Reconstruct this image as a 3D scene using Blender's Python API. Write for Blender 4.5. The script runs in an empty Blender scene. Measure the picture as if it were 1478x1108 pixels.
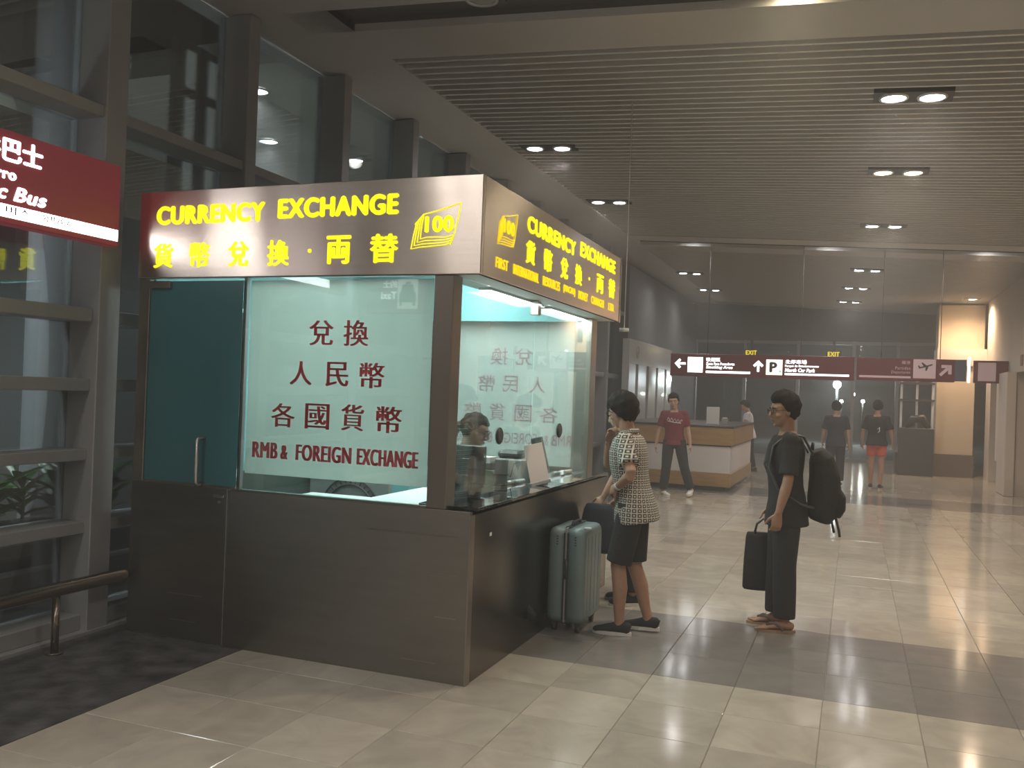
import bpy, math, random
from mathutils import Vector, Matrix

random.seed(7)
SC = bpy.context.scene
COL = SC.collection
PI = math.pi

# ------------------------------------------------------------------ camera
YAW, PITCH, ROLL, FPX, CAMH = math.radians(20.898), math.radians(0.448), math.radians(2.127), 1296.1, 1.64
f_ = Vector((-math.sin(YAW) * math.cos(PITCH), math.cos(YAW) * math.cos(PITCH), math.sin(PITCH)))
r_ = Vector((math.cos(YAW), math.sin(YAW), 0))
u_ = r_.cross(f_)
r2 = math.cos(ROLL) * r_ + math.sin(ROLL) * u_
u2 = -math.sin(ROLL) * r_ + math.cos(ROLL) * u_
cam_d = bpy.data.cameras.new('camera')
cam_d.sensor_width = 36.0
cam_d.sensor_fit = 'HORIZONTAL'
cam_d.lens = FPX / 1478.0 * 36.0
cam_d.clip_end = 300
cam = bpy.data.objects.new('camera', cam_d)
COL.objects.link(cam)
cam.matrix_world = Matrix(((r2.x, u2.x, -f_.x, 0), (r2.y, u2.y, -f_.y, 0), (r2.z, u2.z, -f_.z, CAMH), (0, 0, 0, 1)))
SC.camera = cam

# ------------------------------------------------------------------ world and exposure
w = bpy.data.worlds.new('night')
SC.world = w
w.use_nodes = True
w.node_tree.nodes['Background'].inputs[0].default_value = (0.030, 0.034, 0.042, 1)
w.node_tree.nodes['Background'].inputs[1].default_value = 0.55
# thin scatter volume added to imitate a lens veil and lift the darks
VEIL = w.node_tree.nodes.new('ShaderNodeVolumeScatter')
VEIL.inputs['Density'].default_value = 0.011
VEIL.inputs['Anisotropy'].default_value = 0.2
VEIL.inputs['Color'].default_value = (1, .97, .93, 1)
w.node_tree.links.new(VEIL.outputs[0], w.node_tree.nodes['World Output'].inputs['Volume'])
SC.view_settings.view_transform = 'Standard'
SC.view_settings.look = 'None'
SC.view_settings.gamma = 1.0
SC.view_settings.use_curve_mapping = False
SC.view_settings.exposure = 0.68
SC.cycles.max_bounces = 5
SC.cycles.diffuse_bounces = 2
SC.cycles.light_sampling_threshold = 0.04
SC.cycles.glossy_bounces = 3
SC.cycles.transparent_max_bounces = 14
SC.cycles.volume_bounces = 0
SC.cycles.caustics_reflective = False
SC.cycles.caustics_refractive = False
DOWNLIGHT_W = 62.0      # one recessed lamp
COOL = (0.93, 0.95, 1.0)
NEUT = (1.0, .915, .82)
WARM = (1.0, 0.68, 0.43)

# ------------------------------------------------------------------ helpers
WL = {}


def tag(o, label=None, cat=None, group=None, kind=None):
    if label: o['label'] = label
    if cat: o['category'] = cat
    if group: o['group'] = group
    if kind: o['kind'] = kind
    return o


def empty(name, loc, label=None, cat=None, group=None, kind=None):
    o = bpy.data.objects.new(name, None)
    o.empty_display_size = 0.1
    COL.objects.link(o)
    o.location = loc
    WL[o] = Vector(loc)
    return tag(o, label, cat, group, kind)


def link(name, me, mat, parent=None, loc=(0, 0, 0)):
    """link a mesh whose coordinates are world minus loc"""
    o = bpy.data.objects.new(name, me)
    COL.objects.link(o)
    if mat is not None and len(me.materials) == 0:
        me.materials.append(mat)
    WL[o] = Vector(loc)
    if parent is not None:
        o.parent = parent
        o.location = Vector(loc) - WL[parent]
    else:
        o.location = loc
    return o


class MB:
    def __init__(s):
        s.v = []; s.f = []; s.sm = []

    def add(s, vs, fs, smooth=False):
        k = len(s.v)
        s.v += [tuple(p) for p in vs]
        s.f += [tuple(i + k for i in f) for f in fs]
        s.sm += [smooth] * len(fs)
        return s

    def box(s, x0, x1, y0, y1, z0, z1, b=0.0):
        if b <= 0:
            vs = [(x, y, z) for z in (z0, z1) for y in (y0, y1) for x in (x0, x1)]
            return s.add(vs, [(0, 2, 3, 1), (4, 5, 7, 6), (0, 1, 5, 4), (2, 6, 7, 3), (0, 4, 6, 2), (1, 3, 7, 5)])
        b = min(b, (x1 - x0) * .45, (y1 - y0) * .45, (z1 - z0) * .45)
        # chamfered box
        vs = []
        for sx, X in ((-1, (x0, x0 + b)), (1, (x1, x1 - b))):
            for sy, Y in ((-1, (y0, y0 + b)), (1, (y1, y1 - b))):
                for sz, Z in ((-1, (z0, z0 + b)), (1, (z1, z1 - b))):
                    vs += [(X[0], Y[1], Z[1]), (X[1], Y[0], Z[1]), (X[1], Y[1], Z[0])]
        def i(a, b_, c, k): return ((a * 2 + b_) * 2 + c) * 3 + k
        fs = [(i(0,0,0,0), i(0,0,1,0), i(0,1,1,0), i(0,1,0,0)), (i(1,0,0,0), i(1,1,0,0), i(1,1,1,0), i(1,0,1,0)),
              (i(0,0,0,1), i(1,0,0,1), i(1,0,1,1), i(0,0,1,1)), (i(0,1,0,1), i(0,1,1,1), i(1,1,1,1), i(1,1,0,1)),
              (i(0,0,0,2), i(0,1,0,2), i(1,1,0,2), i(1,0,0,2)), (i(0,0,1,2), i(1,0,1,2), i(1,1,1,2), i(0,1,1,2))]
        for a in (0, 1):
            for c in (0, 1):
                fs.append((i(a,0,c,0), i(a,0,c,2), i(a,1,c,2), i(a,1,c,0)))   # edges along y
                fs.append((i(0,a,c,1), i(0,a,c,2), i(1,a,c,2), i(1,a,c,1)))   # along x
                fs.append((i(a,c,0,0), i(a,c,1,0), i(a,c,1,1), i(a,c,0,1)))   # along z
                for d in (0, 1):
                    fs.append((i(a,c,d,0), i(a,c,d,1), i(a,c,d,2)))
        return s.add(vs, fs)

    def cbox(s, c, d, b=0.0):
        return s.box(c[0]-d[0]/2, c[0]+d[0]/2, c[1]-d[1]/2, c[1]+d[1]/2, c[2]-d[2]/2, c[2]+d[2]/2, b)

    def prism(s, poly, axis, a, b):
        """polygon of (p,q) extruded along axis from a to b; axis x: (y,z), y: (x,z), z: (x,y)"""
        n = len(poly)
        def P(p, t):
            return {'x': (t, p[0], p[1]), 'y': (p[0], t, p[1]), 'z': (p[0], p[1], t)}[axis]
        vs = [P(p, a) for p in poly] + [P(p, b) for p in poly]
        fs = [tuple(range(n)), tuple(range(2 * n - 1, n - 1, -1))]
        fs += [(i, i + n, (i + 1) % n + n, (i + 1) % n) for i in range(n)]
        return s.add(vs, fs)

    def tube(s, pts, rad, n=10, caps=True, flat=None, hint=None):
        """round (or elliptical: rad items are (a,b)) tube through pts; smooth"""
        pts = [Vector(p) for p in pts]
        m = len(pts)
        if not isinstance(rad, (list, tuple)) : rad = [rad] * m
        rad = [(r, r) if not isinstance(r, (list, tuple)) else r for r in rad]
        vs = []
        prev = None
        for k in range(m):
            t = (pts[min(k + 1, m - 1)] - pts[max(k - 1, 0)]).normalized()
            if prev is None:
                h = Vector(hint) if hint is not None else (Vector((0, 0, 1)) if abs(t.z) < .9 else Vector((1, 0, 0)))
                a = (h - t * h.dot(t)).normalized()
            else:
                a = (prev - t * prev.dot(t)).normalized()
            prev = a
            b = t.cross(a)
            for j in range(n):
                th = 2 * PI * j / n
                vs.append(pts[k] + a * (math.cos(th) * rad[k][0]) + b * (math.sin(th) * rad[k][1]))
        fs = [(k * n + j, k * n + (j + 1) % n, (k + 1) * n + (j + 1) % n, (k + 1) * n + j) for k in range(m - 1) for j in range(n)]
        s.add(vs, fs, True)
        if caps:
            k0 = len(s.v) - len(vs)
            s.f += [tuple(k0 + j for j in range(n))[::-1], tuple(k0 + (m - 1) * n + j for j in range(n))]
            s.sm += [False, False]
        return s

    def cyl(s, c, r, h, n=24, axis='z', r2=None):
        d = {'x': (h, 0, 0), 'y': (0, h, 0), 'z': (0, 0, h)}[axis]
        return s.tube([c, Vector(c) + Vector(d)], [r, r if r2 is None else r2], n)

    def ell(s, c, r, n=16, m=10):
        c = Vector(c)
        vs = [c + Vector((0, 0, -r[2]))]
        for i in range(1, m):
            ph = -PI / 2 + PI * i / m
            for j in range(n):
                th = 2 * PI * j / n
                vs.append(c + Vector((r[0] * math.cos(ph) * math.cos(th), r[1] * math.cos(ph) * math.sin(th), r[2] * math.sin(ph))))
        vs.append(c + Vector((0, 0, r[2])))
        fs = [(0, 1 + (j + 1) % n, 1 + j) for j in range(n)]
        for i in range(m - 2):
            fs += [(1 + i*n + j, 1 + i*n + (j+1) % n, 1 + (i+1)*n + (j+1) % n, 1 + (i+1)*n + j) for j in range(n)]
        L = len(vs) - 1
        fs += [(L, 1 + (m-2)*n + j, 1 + (m-2)*n + (j+1) % n) for j in range(n)]
        return s.add(vs, fs, True)

    def xform(s, M, k0=0):
        for i in range(k0, len(s.v)):
            s.v[i] = tuple(M @ Vector(s.v[i]))
        return s

    def mesh(s, name, org):
        me = bpy.data.meshes.new(name)
        me.from_pydata([(p[0]-org[0], p[1]-org[1], p[2]-org[2]) for p in s.v], [], s.f)
        me.polygons.foreach_set('use_smooth', s.sm)
        me.update()
        return me

    def org(s):
        xs = [p[0] for p in s.v]; ys = [p[1] for p in s.v]; zs = [p[2] for p in s.v]
        return Vector(((min(xs)+max(xs))/2, (min(ys)+max(ys))/2, min(zs)))

    def build(s, name, mat, parent=None, label=None, cat=None, group=None, kind=None):
        o = s.org()
        return tag(link(name, s.mesh(name, o), mat, parent, o), label, cat, group, kind)


def B(name, mat, parent, x0, x1, y0, y1, z0, z1, b=0.0, **k):
    return MB().box(x0, x1, y0, y1, z0, z1, b).build(name, mat, parent, **k)


# ------------------------------------------------------------------ materials
def mat(name, col, rough=.5, metal=0.0, noise=None, bump=None, emit=None, spec=.5, alpha=None, coat=0.0):
    """noise=(scale, amount, stretch xyz): multiplies the colour; bump=(scale, strength)"""
    m = bpy.data.materials.new(name)
    m.use_nodes = True
    nt = m.node_tree
    p = nt.nodes['Principled BSDF']
    p.inputs['Base Color'].default_value = (*col, 1)
    p.inputs['Roughness'].default_value = rough
    p.inputs['Metallic'].default_value = metal
    p.inputs['Specular IOR Level'].default_value = spec
    p.inputs['Coat Weight'].default_value = coat
    if noise or bump:
        tc = nt.nodes.new('ShaderNodeNewGeometry')
    if noise:
        mp = nt.nodes.new('ShaderNodeMapping')
        mp.inputs['Scale'].default_value = noise[2] if len(noise) > 2 else (1, 1, 1)
        nt.links.new(tc.outputs['Position'], mp.inputs['Vector'])
        n = nt.nodes.new('ShaderNodeTexNoise')
        n.inputs['Scale'].default_value = noise[0]
        n.inputs['Detail'].default_value = 5
        nt.links.new(mp.outputs[0], n.inputs['Vector'])
        r = nt.nodes.new('ShaderNodeMapRange')
        r.inputs['From Min'].default_value = .3; r.inputs['From Max'].default_value = .7
        r.inputs['To Min'].default_value = 1 - noise[1]; r.inputs['To Max'].default_value = 1 + noise[1]
        nt.links.new(n.outputs[0], r.inputs['Value'])
        mx = nt.nodes.new('ShaderNodeVectorMath'); mx.operation = 'SCALE'
        mx.inputs[0].default_value = col
        nt.links.new(r.outputs[0], mx.inputs['Scale'])
        nt.links.new(mx.outputs[0], p.inputs['Base Color'])
    if bump:
        n2 = nt.nodes.new('ShaderNodeTexNoise')
        n2.inputs['Scale'].default_value = bump[0]
        nt.links.new(tc.outputs['Position'], n2.inputs['Vector'])
        bp = nt.nodes.new('ShaderNodeBump')
        bp.inputs['Strength'].default_value = bump[1]
        bp.inputs['Distance'].default_value = .01
        nt.links.new(n2.outputs[0], bp.inputs['Height'])
        nt.links.new(bp.outputs[0], p.inputs['Normal'])
    if emit:
        p.inputs['Emission Color'].default_value = (*emit[0], 1)
        p.inputs['Emission Strength'].default_value = emit[1]
    return m


def glass(name, tint=(.9, .95, .93), refl=1.0, rough=0.0, ior=1.5):
    m = bpy.data.materials.new(name)
    m.use_nodes = True
    nt = m.node_tree
    nt.nodes.remove(nt.nodes['Principled BSDF'])
    out = nt.nodes['Material Output']
    t = nt.nodes.new('ShaderNodeBsdfTransparent'); t.inputs[0].default_value = (*tint, 1)
    g = nt.nodes.new('ShaderNodeBsdfGlossy'); g.inputs['Roughness'].default_value = rough
    g.inputs['Color'].default_value = (.95, .97, 1, 1)
    fr = nt.nodes.new('ShaderNodeFresnel'); fr.inputs['IOR'].default_value = ior
    mu = nt.nodes.new('ShaderNodeMath'); mu.operation = 'MULTIPLY'; mu.inputs[1].default_value = refl
    mu.use_clamp = True
    nt.links.new(fr.outputs[0], mu.inputs[0])
    mx = nt.nodes.new('ShaderNodeMixShader')
    nt.links.new(mu.outputs[0], mx.inputs[0])
    nt.links.new(t.outputs[0], mx.inputs[1]); nt.links.new(g.outputs[0], mx.inputs[2])
    nt.links.new(mx.outputs[0], out.inputs[0])
    return m


def brushed(name, col, rough, tangent, aniso=.85, stretch=(1, 1, 1), var=.12):
    m = mat(name, col, rough, 1.0, noise=(6, var, stretch))
    p = m.node_tree.nodes['Principled BSDF']
    p.inputs['Anisotropic'].default_value = aniso
    c = m.node_tree.nodes.new('ShaderNodeCombineXYZ')
    for i in range(3):
        c.inputs[i].default_value = tangent[i]
    m.node_tree.links.new(c.outputs[0], p.inputs['Tangent'])
    return m


def translucent(name, col, fac=.45):
    m = bpy.data.materials.new(name)
    m.use_nodes = True
    nt = m.node_tree
    nt.nodes.remove(nt.nodes['Principled BSDF'])
    d = nt.nodes.new('ShaderNodeBsdfDiffuse'); d.inputs[0].default_value = (*col, 1)
    t = nt.nodes.new('ShaderNodeBsdfTranslucent'); t.inputs[0].default_value = (*col, 1)
    mx = nt.nodes.new('ShaderNodeMixShader'); mx.inputs[0].default_value = fac
    nt.links.new(d.outputs[0], mx.inputs[1]); nt.links.new(t.outputs[0], mx.inputs[2])
    nt.links.new(mx.outputs[0], nt.nodes['Material Output'].inputs[0])
    return m


def tile_mat(name, base, var, rough, vein):
    """stone tile: tone per tile (from the tile grid), soft veins"""
    m = bpy.data.materials.new(name)
    m.use_nodes = True
    nt = m.node_tree
    N = nt.nodes.new
    p = nt.nodes['Principled BSDF']
    g = N('ShaderNodeNewGeometry')
    oi = N('ShaderNodeObjectInfo')
    snap = N('ShaderNodeVectorMath'); snap.operation = 'SNAP'
    add = N('ShaderNodeVectorMath'); add.operation = 'ADD'; add.inputs[1].default_value = (3.45 + TP * 20, -5.28 + TP * 40, 0)
    nt.links.new(g.outputs['Position'], add.inputs[0])
    nt.links.new(add.outputs[0], snap.inputs[0]); snap.inputs[1].default_value = (TP, TP, 10)
    wn = N('ShaderNodeTexWhiteNoise'); nt.links.new(snap.outputs[0], wn.inputs['Vector'])
    # vein noise shifted per tile
    sc = N('ShaderNodeVectorMath'); sc.operation = 'MULTIPLY_ADD'
    nt.links.new(wn.outputs['Color'], sc.inputs[0]); sc.inputs[1].default_value = (9, 9, 9)
    nt.links.new(g.outputs['Position'], sc.inputs[2])
    n1 = N('ShaderNodeTexNoise'); n1.inputs['Scale'].default_value = 3.2; n1.inputs['Detail'].default_value = 6; n1.inputs['Distortion'].default_value = 1.4
    nt.links.new(sc.outputs[0], n1.inputs['Vector'])
    r1 = N('ShaderNodeMapRange'); r1.inputs['From Min'].default_value = .32; r1.inputs['From Max'].default_value = .68
    r1.inputs['To Min'].default_value = 1 - vein; r1.inputs['To Max'].default_value = 1 + vein * .6
    nt.links.new(n1.outputs[0], r1.inputs['Value'])
    r2_ = N('ShaderNodeMapRange'); r2_.inputs['To Min'].default_value = 1 - var; r2_.inputs['To Max'].default_value = 1 + var * .5
    nt.links.new(wn.outputs['Value'], r2_.inputs['Value'])
    mu = N('ShaderNodeMath'); mu.operation = 'MULTIPLY'
    nt.links.new(r1.outputs[0], mu.inputs[0]); nt.links.new(r2_.outputs[0], mu.inputs[1])
    s = N('ShaderNodeVectorMath'); s.operation = 'SCALE'; s.inputs[0].default_value = base
    nt.links.new(mu.outputs[0], s.inputs['Scale'])
    nt.links.new(s.outputs[0], p.inputs['Base Color'])
    rr = N('ShaderNodeMapRange'); rr.inputs['To Min'].default_value = rough * .75; rr.inputs['To Max'].default_value = rough * 1.35
    nt.links.new(n1.outputs[0], rr.inputs['Value']); nt.links.new(rr.outputs[0], p.inputs['Roughness'])
    # very slight waviness of polished stone
    n2 = N('ShaderNodeTexNoise'); n2.inputs['Scale'].default_value = 5
    nt.links.new(g.outputs['Position'], n2.inputs['Vector'])
    bp = N('ShaderNodeBump'); bp.inputs['Strength'].default_value = .05; bp.inputs['Distance'].default_value = .01
    nt.links.new(n2.outputs[0], bp.inputs['Height']); nt.links.new(bp.outputs[0], p.inputs['Normal'])
    return m


TP = 0.477     # floor tile pitch
M = {}
M['tile'] = tile_mat('beige_stone', (.47, .43, .365), .16, .11, .13)
M['tile_dark'] = tile_mat('grey_stone', (.23, .215, .205), .12, .11, .10)
M['stone_black'] = mat('black_slate', (.075, .074, .076), .30, noise=(7, .6), bump=(30, .15))
M['grout'] = mat('grout', (.26, .24, .205), .8)
M['plaster'] = mat('ceiling_plaster', (.52, .50, .47), .8, noise=(.7, .06))
M['slat'] = mat('slat_metal', (.62, .60, .56), .45)
M['plenum'] = mat('plenum_black', (.035, .033, .031), .9)
M['slot'] = mat('slot_grey', (.085, .075, .068), .7)
M['frame'] = mat('frame_grey_metal', (.31, .315, .32), .42, .15, noise=(3, .08))
M['pane'] = glass('window_glass', (.82, .88, .87), .8)
M['pane_clear'] = glass('kiosk_glass', (.92, .98, .965), .38)
M['pane_front'] = glass('kiosk_front_glass', (.92, .98, .965), 1.3)
M['pane_counter'] = glass('counter_glass', (.35, .52, .46), 1.6)
M['wall'] = mat('wall_paint', (.64, .58, .52), .7, noise=(.8, .04))
M['wall_dark'] = mat('far_wall_dark', (.10, .10, .105), .6)
M['steel_front'] = brushed('brushed_steel_front', (.93, .83, .75), .25, (0, 0, 1), .95, (.3, 1, 8), .04)
M['steel_side'] = brushed('brushed_steel_side', (.93, .83, .75), .25, (0, 0, 1), .95, (1, .3, 8), .04)
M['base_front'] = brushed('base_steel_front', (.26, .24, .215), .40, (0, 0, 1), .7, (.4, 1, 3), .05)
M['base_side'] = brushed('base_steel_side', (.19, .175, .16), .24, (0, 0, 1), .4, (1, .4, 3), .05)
M['post'] = mat('post_steel', (.40, .36, .32), .3, 1.0)
M['chrome'] = mat('chrome', (.72, .72, .72), .16, 1.0)
M['teal_film'] = mat('teal_film', (.03, .13, .145), .25, noise=(2, .08))
M['teal_paint'] = mat('teal_paint', (.22, .52, .54), .55)
M['white_inside'] = mat('white_laminate', (.78, .82, .80), .45)
M['poster'] = translucent('poster_paper', (.80, .86, .83), .6)
M['poster_red'] = translucent('poster_red_ink', (.85, .12, .16), .7)
M['yellow'] = mat('lit_yellow_letter', (.6, .55, 0), .5, emit=((1, .90, .0), .75))
M['yellow_dim'] = mat('lit_amber_letter', (.6, .45, 0), .5, emit=((1, .72, .0), .62))
M['tube'] = mat('fluorescent_tube', (.9, .9, .9), .4, emit=((.95, 1, .96), 7.0))
M['black'] = mat('black_plastic', (.018, .018, .019), .4)
M['darkgrey'] = mat('dark_grey_plastic', (.06, .06, .063), .5)
M['grey'] = mat('grey_plastic', (.33, .33, .32), .5)
M['white'] = mat('white_plastic', (.75, .75, .73), .5)
M['paper'] = mat('paper_pinkish', (.74, .66, .64), .7)
M['rail'] = mat('rail_metal', (.30, .26, .22), .22, 1.0)


def text_mb(s, x0, z0, w, h, depth=.004, bold=0.0, shear=0.0, res=4, flat=False, space=1.0):
    """text glyphs fitted into a w x h rectangle in the local xz plane, facing -y"""
    c = bpy.data.curves.new('t', 'FONT')
    c.body = s
    c.shear = shear
    c.space_character = space
    c.resolution_u = res
    c.extrude = .01
    o = bpy.data.objects.new('t', c)
    COL.objects.link(o)
    bpy.context.view_layer.update()
    me = bpy.data.meshes.new_from_object(o.evaluated_get(bpy.context.evaluated_depsgraph_get()))
    bpy.data.objects.remove(o); bpy.data.curves.remove(c)
    vs = [v.co.copy() for v in me.vertices]
    fs = [tuple(p.vertices) for p in me.polygons]
    bpy.data.meshes.remove(me)
    if not vs:
        return MB()
    ax = min(v.x for v in vs); bx = max(v.x for v in vs); ay = min(v.y for v in vs); by = max(v.y for v in vs)
    sx = w / max(bx - ax, 1e-6); sy = h / max(by - ay, 1e-6)
    if flat:      # printed ink: front faces only
        fs = [f for f in fs if all(vs[i].z > 0 for i in f)]
    mb = MB()
    e = bold * h
    w2, h2 = w - 2 * e, h - 1.3 * e
    sx = w2 / max(bx - ax, 1e-6); sy = h2 / max(by - ay, 1e-6)
    # heavier strokes: the glyph struck several times, slightly shifted
    for q, (dx, dz) in enumerate(((0, 0), (-1, 0), (1, 0), (0, -.65), (0, .65))[:3 if flat else 5] if bold > 0 else ((0, 0),)):
        d = depth * (1 + .04 * q)
        mb.add([(x0 + e + dx * e + (v.x - ax) * sx, -d if v.z > 0 else 0.0, z0 + .65 * e + dz * e + (v.y - ay) * sy) for v in vs], fs)
    return mb


def lettering(name, items, mtl, parent, place, flat=False, **k):
    """items: (text, x0, z0, w, h[, bold[, shear]]) in sign coordinates, each its own part; place: Matrix to the world"""
    for it in items:
        t = text_mb(it[0], *it[1:5], bold=it[5] if len(it) > 5 else 0.0, shear=it[6] if len(it) > 6 else 0.0, flat=flat, depth=.001 if flat else .004, space=1.1 if it[0].isascii() else 1.0)
        if t.v:
            t.xform(place).build(name, mtl, parent)


def facing(loc, direction):
    """matrix taking sign xz plane (facing -y) to one facing '-y','+y','+x','-x' at loc"""
    a = {'-y': 0, '+x': PI / 2, '+y': PI, '-x': -PI / 2}[direction]
    return Matrix.Translation(loc) @ Matrix.Rotation(a, 4, 'Z')


def copy_tree(o, loc, parent=None):
    c = o.copy(); COL.objects.link(c)
    WL[c] = Vector(loc) if parent is None else WL[parent] + o.location
    c.parent = parent
    if parent is None: c.location = loc
    for ch in [q for q in bpy.data.objects if q.parent == o]:
        copy_tree(ch, None, c)
    return c


def point_light(name, kind, loc, power, col=COOL, size=.08, parent=None, **k):
    l = bpy.data.lights.new(name, kind)
    l.energy = power
    l.color = col
    for a, b in k.items():
        setattr(l, a, b)
    if kind in ('SPOT', 'POINT'):
        l.shadow_soft_size = size
    o = bpy.data.objects.new(name, l)
    COL.objects.link(o)
    WL[o] = Vector(loc)
    if parent is not None:
        o.parent = parent
        o.location = Vector(loc) - WL[parent]
    else:
        o.location = loc
    return o


# ================================================================== SETTING
def zc(x):                       # the ceiling falls gently to the right
    return 4.27 - 0.055 * x


def slab(mb, x0, x1, y0, y1, d0, d1):
    k = len(mb.v)
    mb.box(x0, x1, y0, y1, 0, 1)
    for i in range(k, len(mb.v)):
        x, y, z = mb.v[i]
        mb.v[i] = (x, y, zc(x) + (d1 if z > .5 else d0))
    return mb


YN, YF = -9.0, 27.2              # the hall from end to end
XL, XR = -4.5, 2.85              # left window wall, right wall

# ---- floor
floor = B('floor', M['grout'], None, -4.9, 7.2, YN, 27.3, -.12, -.006, kind='structure')
floor['label'] = 'beige polished stone tile floor with dark grey bands'
B('slate_border', M['stone_black'], floor, -4.6, -3.453, YN, 27.2, -.02, 0.0)
rows = []
y = 5.28
while y > YN: rows.append((y - TP, y, 0)); y -= TP
rows += [(5.28 + i * .505, 5.28 + (i + 1) * .505, 1) for i in range(3)]
y = 5.28 + 3 * .505
while y < 15.45: rows.append((y, y + TP, 0)); y += TP
for i in range(3): rows.append((y, y + .505, 1)); y += .505
while y < 27.1: rows.append((y, y + TP, 0)); y += TP
cols = [-3.45 + TP * i for i in range(22)]
tile_meshes = {}
rest = {0: MB(), 1: MB()}
G = .0013
for (ya, yb, dk) in rows:
    for xa in cols:
        xb = xa + TP
        near = (-3.5 < xa < 1.3) and 2.3 < ya < 14.2
        if ya < 4.4: near = near and xa < .4
        if near:
            key = (dk, round(yb - ya, 3))
            if key not in tile_meshes:
                tile_meshes[key] = MB().box(-TP/2 + G, TP/2 - G, -(yb-ya)/2 + G, (yb-ya)/2 - G, -.012, 0, .0025).mesh('tile', (0, 0, 0))
                tile_meshes[key].materials.append(M['tile_dark' if dk else 'tile'])
            link('tile', tile_meshes[key], None, floor, ((xa + xb) / 2, (ya + yb) / 2, random.uniform(-.0006, 0)))
        else:
            rest[dk].box(xa + G, xb - G, ya + G, yb - G, -.012, 0)
rest[0].build('tile_field', M['tile'], floor, kind='stuff')
rest[1].build('dark_tile_field', M['tile_dark'], floor, kind='stuff')

# ---- ceiling: plaster strips, dark light slots, bays of metal slats
ceiling = empty('ceiling', (-1, 9, 4.2), kind='structure')
ceiling['label'] = 'grey ceiling of plaster bands and long metal slats'
c = MB()
slab(c, -4.95, -3.85, YN, 27.4, 0, .06)                       # soffit along the windows
slab(c, 2.9, 7.2, YN, 17.2, 0, .06)
BAYS = [(.6, 5.2), (6.86, 15.6), (17.2, 26.6)]
for a, b in [(YN, .6), (5.2, 5.83), (6.24, 6.86), (15.6, 16.12), (16.58, 17.2), (26.6, 27.4)]:
    slab(c, -3.85, 2.9, a, b, 0, .06)
slab(c, -3.85, -4.25, 5.83, 6.24, 0, .06)
c.build('plaster', M['plaster'], ceiling)
s = MB()
for a, b in [(5.83, 6.24), (16.12, 16.58)]:
    slab(s, -4.25, 2.9, a, b, .10, .14)
    slab(s, -4.25, 2.9, a - .02, a, .0605, .14); slab(s, -4.25, 2.9, b, b + .02, .0605, .14)
s.build('light_slot', M['slot'], ceiling)
s = MB()
for a, b in BAYS:
    slab(s, -3.85, 2.9, a, b, .22, .26)
    slab(s, -3.87, -3.85, a, b, .0605, .22); slab(s, 2.9, 2.92, a, b, .0605, .22)
    slab(s, -3.85, 2.9, a - .02, a, .0605, .22); slab(s, -3.85, 2.9, b, b + .02, .0605, .22)
s.build('plenum', M['plenum'], ceiling)
sm = slab(MB(), -3.845, 2.895, -.016, .016, .0, .075).mesh('slat', (-1, 0, 4.2))
sm.materials.append(M['slat'])
for a, b in BAYS:
    y = a + .10
    while y < b - .03:
        link('slat', sm, None, ceiling, (-1, y, 4.2)); y += .147
B('roof_deck', M['plenum'], ceiling, -4.95, 7.2, YN, 27.4, 4.95, 5.0)

# ---- left window wall: bays of deep mullions, transoms and panes
GX = -4.74
first = 4.385 - 1.39 * 4
TRANS = [(3.285, 3.36), (1.98, 2.065), (1.54, 1.62), (1.10, 1.17), (.635, .71), (.02, .12)]
nwin = 0
for k in range(17):
    y0 = first + 1.39 * k
    y1 = y0 + 1.39
    if y1 > 18.5: break
    nwin += 1
    wd = .175 if k == 4 else .13
    win = empty('window_%d' % nwin, (XL, y0, 0), kind='structure')
    win['label'] = 'tall glazed bay with grey metal mullion and transoms'
    B('mullion', M['frame'], win, -4.80, XL, y0, y0 + wd, 0, zc(XL) - .003, .006)
    tr = TRANS if k <= 4 else [TRANS[0], (1.98, 2.065), TRANS[4], TRANS[5]]
    for (a, b) in tr:
        B('transom', M['frame'], win, -4.79, XL - .02 if b > 3 else XL - .05, y0 + wd, y1, a, b, .004)
    zs = sorted([(.12, .12)] + [t for t in tr if t[1] > .2] + [(zc(XL), zc(XL))])
    for (a, b) in zip(zs[:-1], zs[1:]):
        B('pane', M['pane'], win, GX - .005, GX + .005, y0 + wd, y1, a[1] if a[1] > .13 else .12, b[0])
B('baseboard_left', M['frame'], None, -4.82, XL + .012, first, 18.5, 0, .02, kind='structure')
B('wall_left_end', M['wall_dark'], None, -4.9, XL, 18.52, 27.2, 0, 4.4, kind='structure')
bpy.data.objects['wall_left_end'].name = 'wall_left'
# the rest of the shell
B('wall_right_near', M['wall'], None, 7.0, 7.15, YN, 17.2, 0, 3.9, kind='structure').name = 'wall_right'
wr = empty('wall_right_far', (2.9, 20, 0), kind='structure')
wr['label'] = 'pale painted wall with openings at the far right'
B('wall_face', M['wall'], wr, 2.85, 3.1, 22.7, 23.45, 0, 4.2)
B('lintel', M['wall'], wr, 2.85, 3.1, 17.2, 22.7, 2.35, 4.2)
B('return_wall', M['wall'], wr, 3.1, 7.15, 17.2, 17.35, 0, 4.2)
B('pier', M['wall'], wr, 2.85, 3.1, 19.3, 21.45, 0, 2.35)
B('pillar', M['wall'], wr, 2.68, 2.85, 19.2, 20.2, 0, 2.35, .01)
B('inner_wall', M['wall'], wr, 4.3, 4.4, 17.3, 24, 0, 4.0)
B('wall_back', M['wall'], None, -4.9, 7.2, YN - .15, YN, 0, 4.6, kind='structure')

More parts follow.
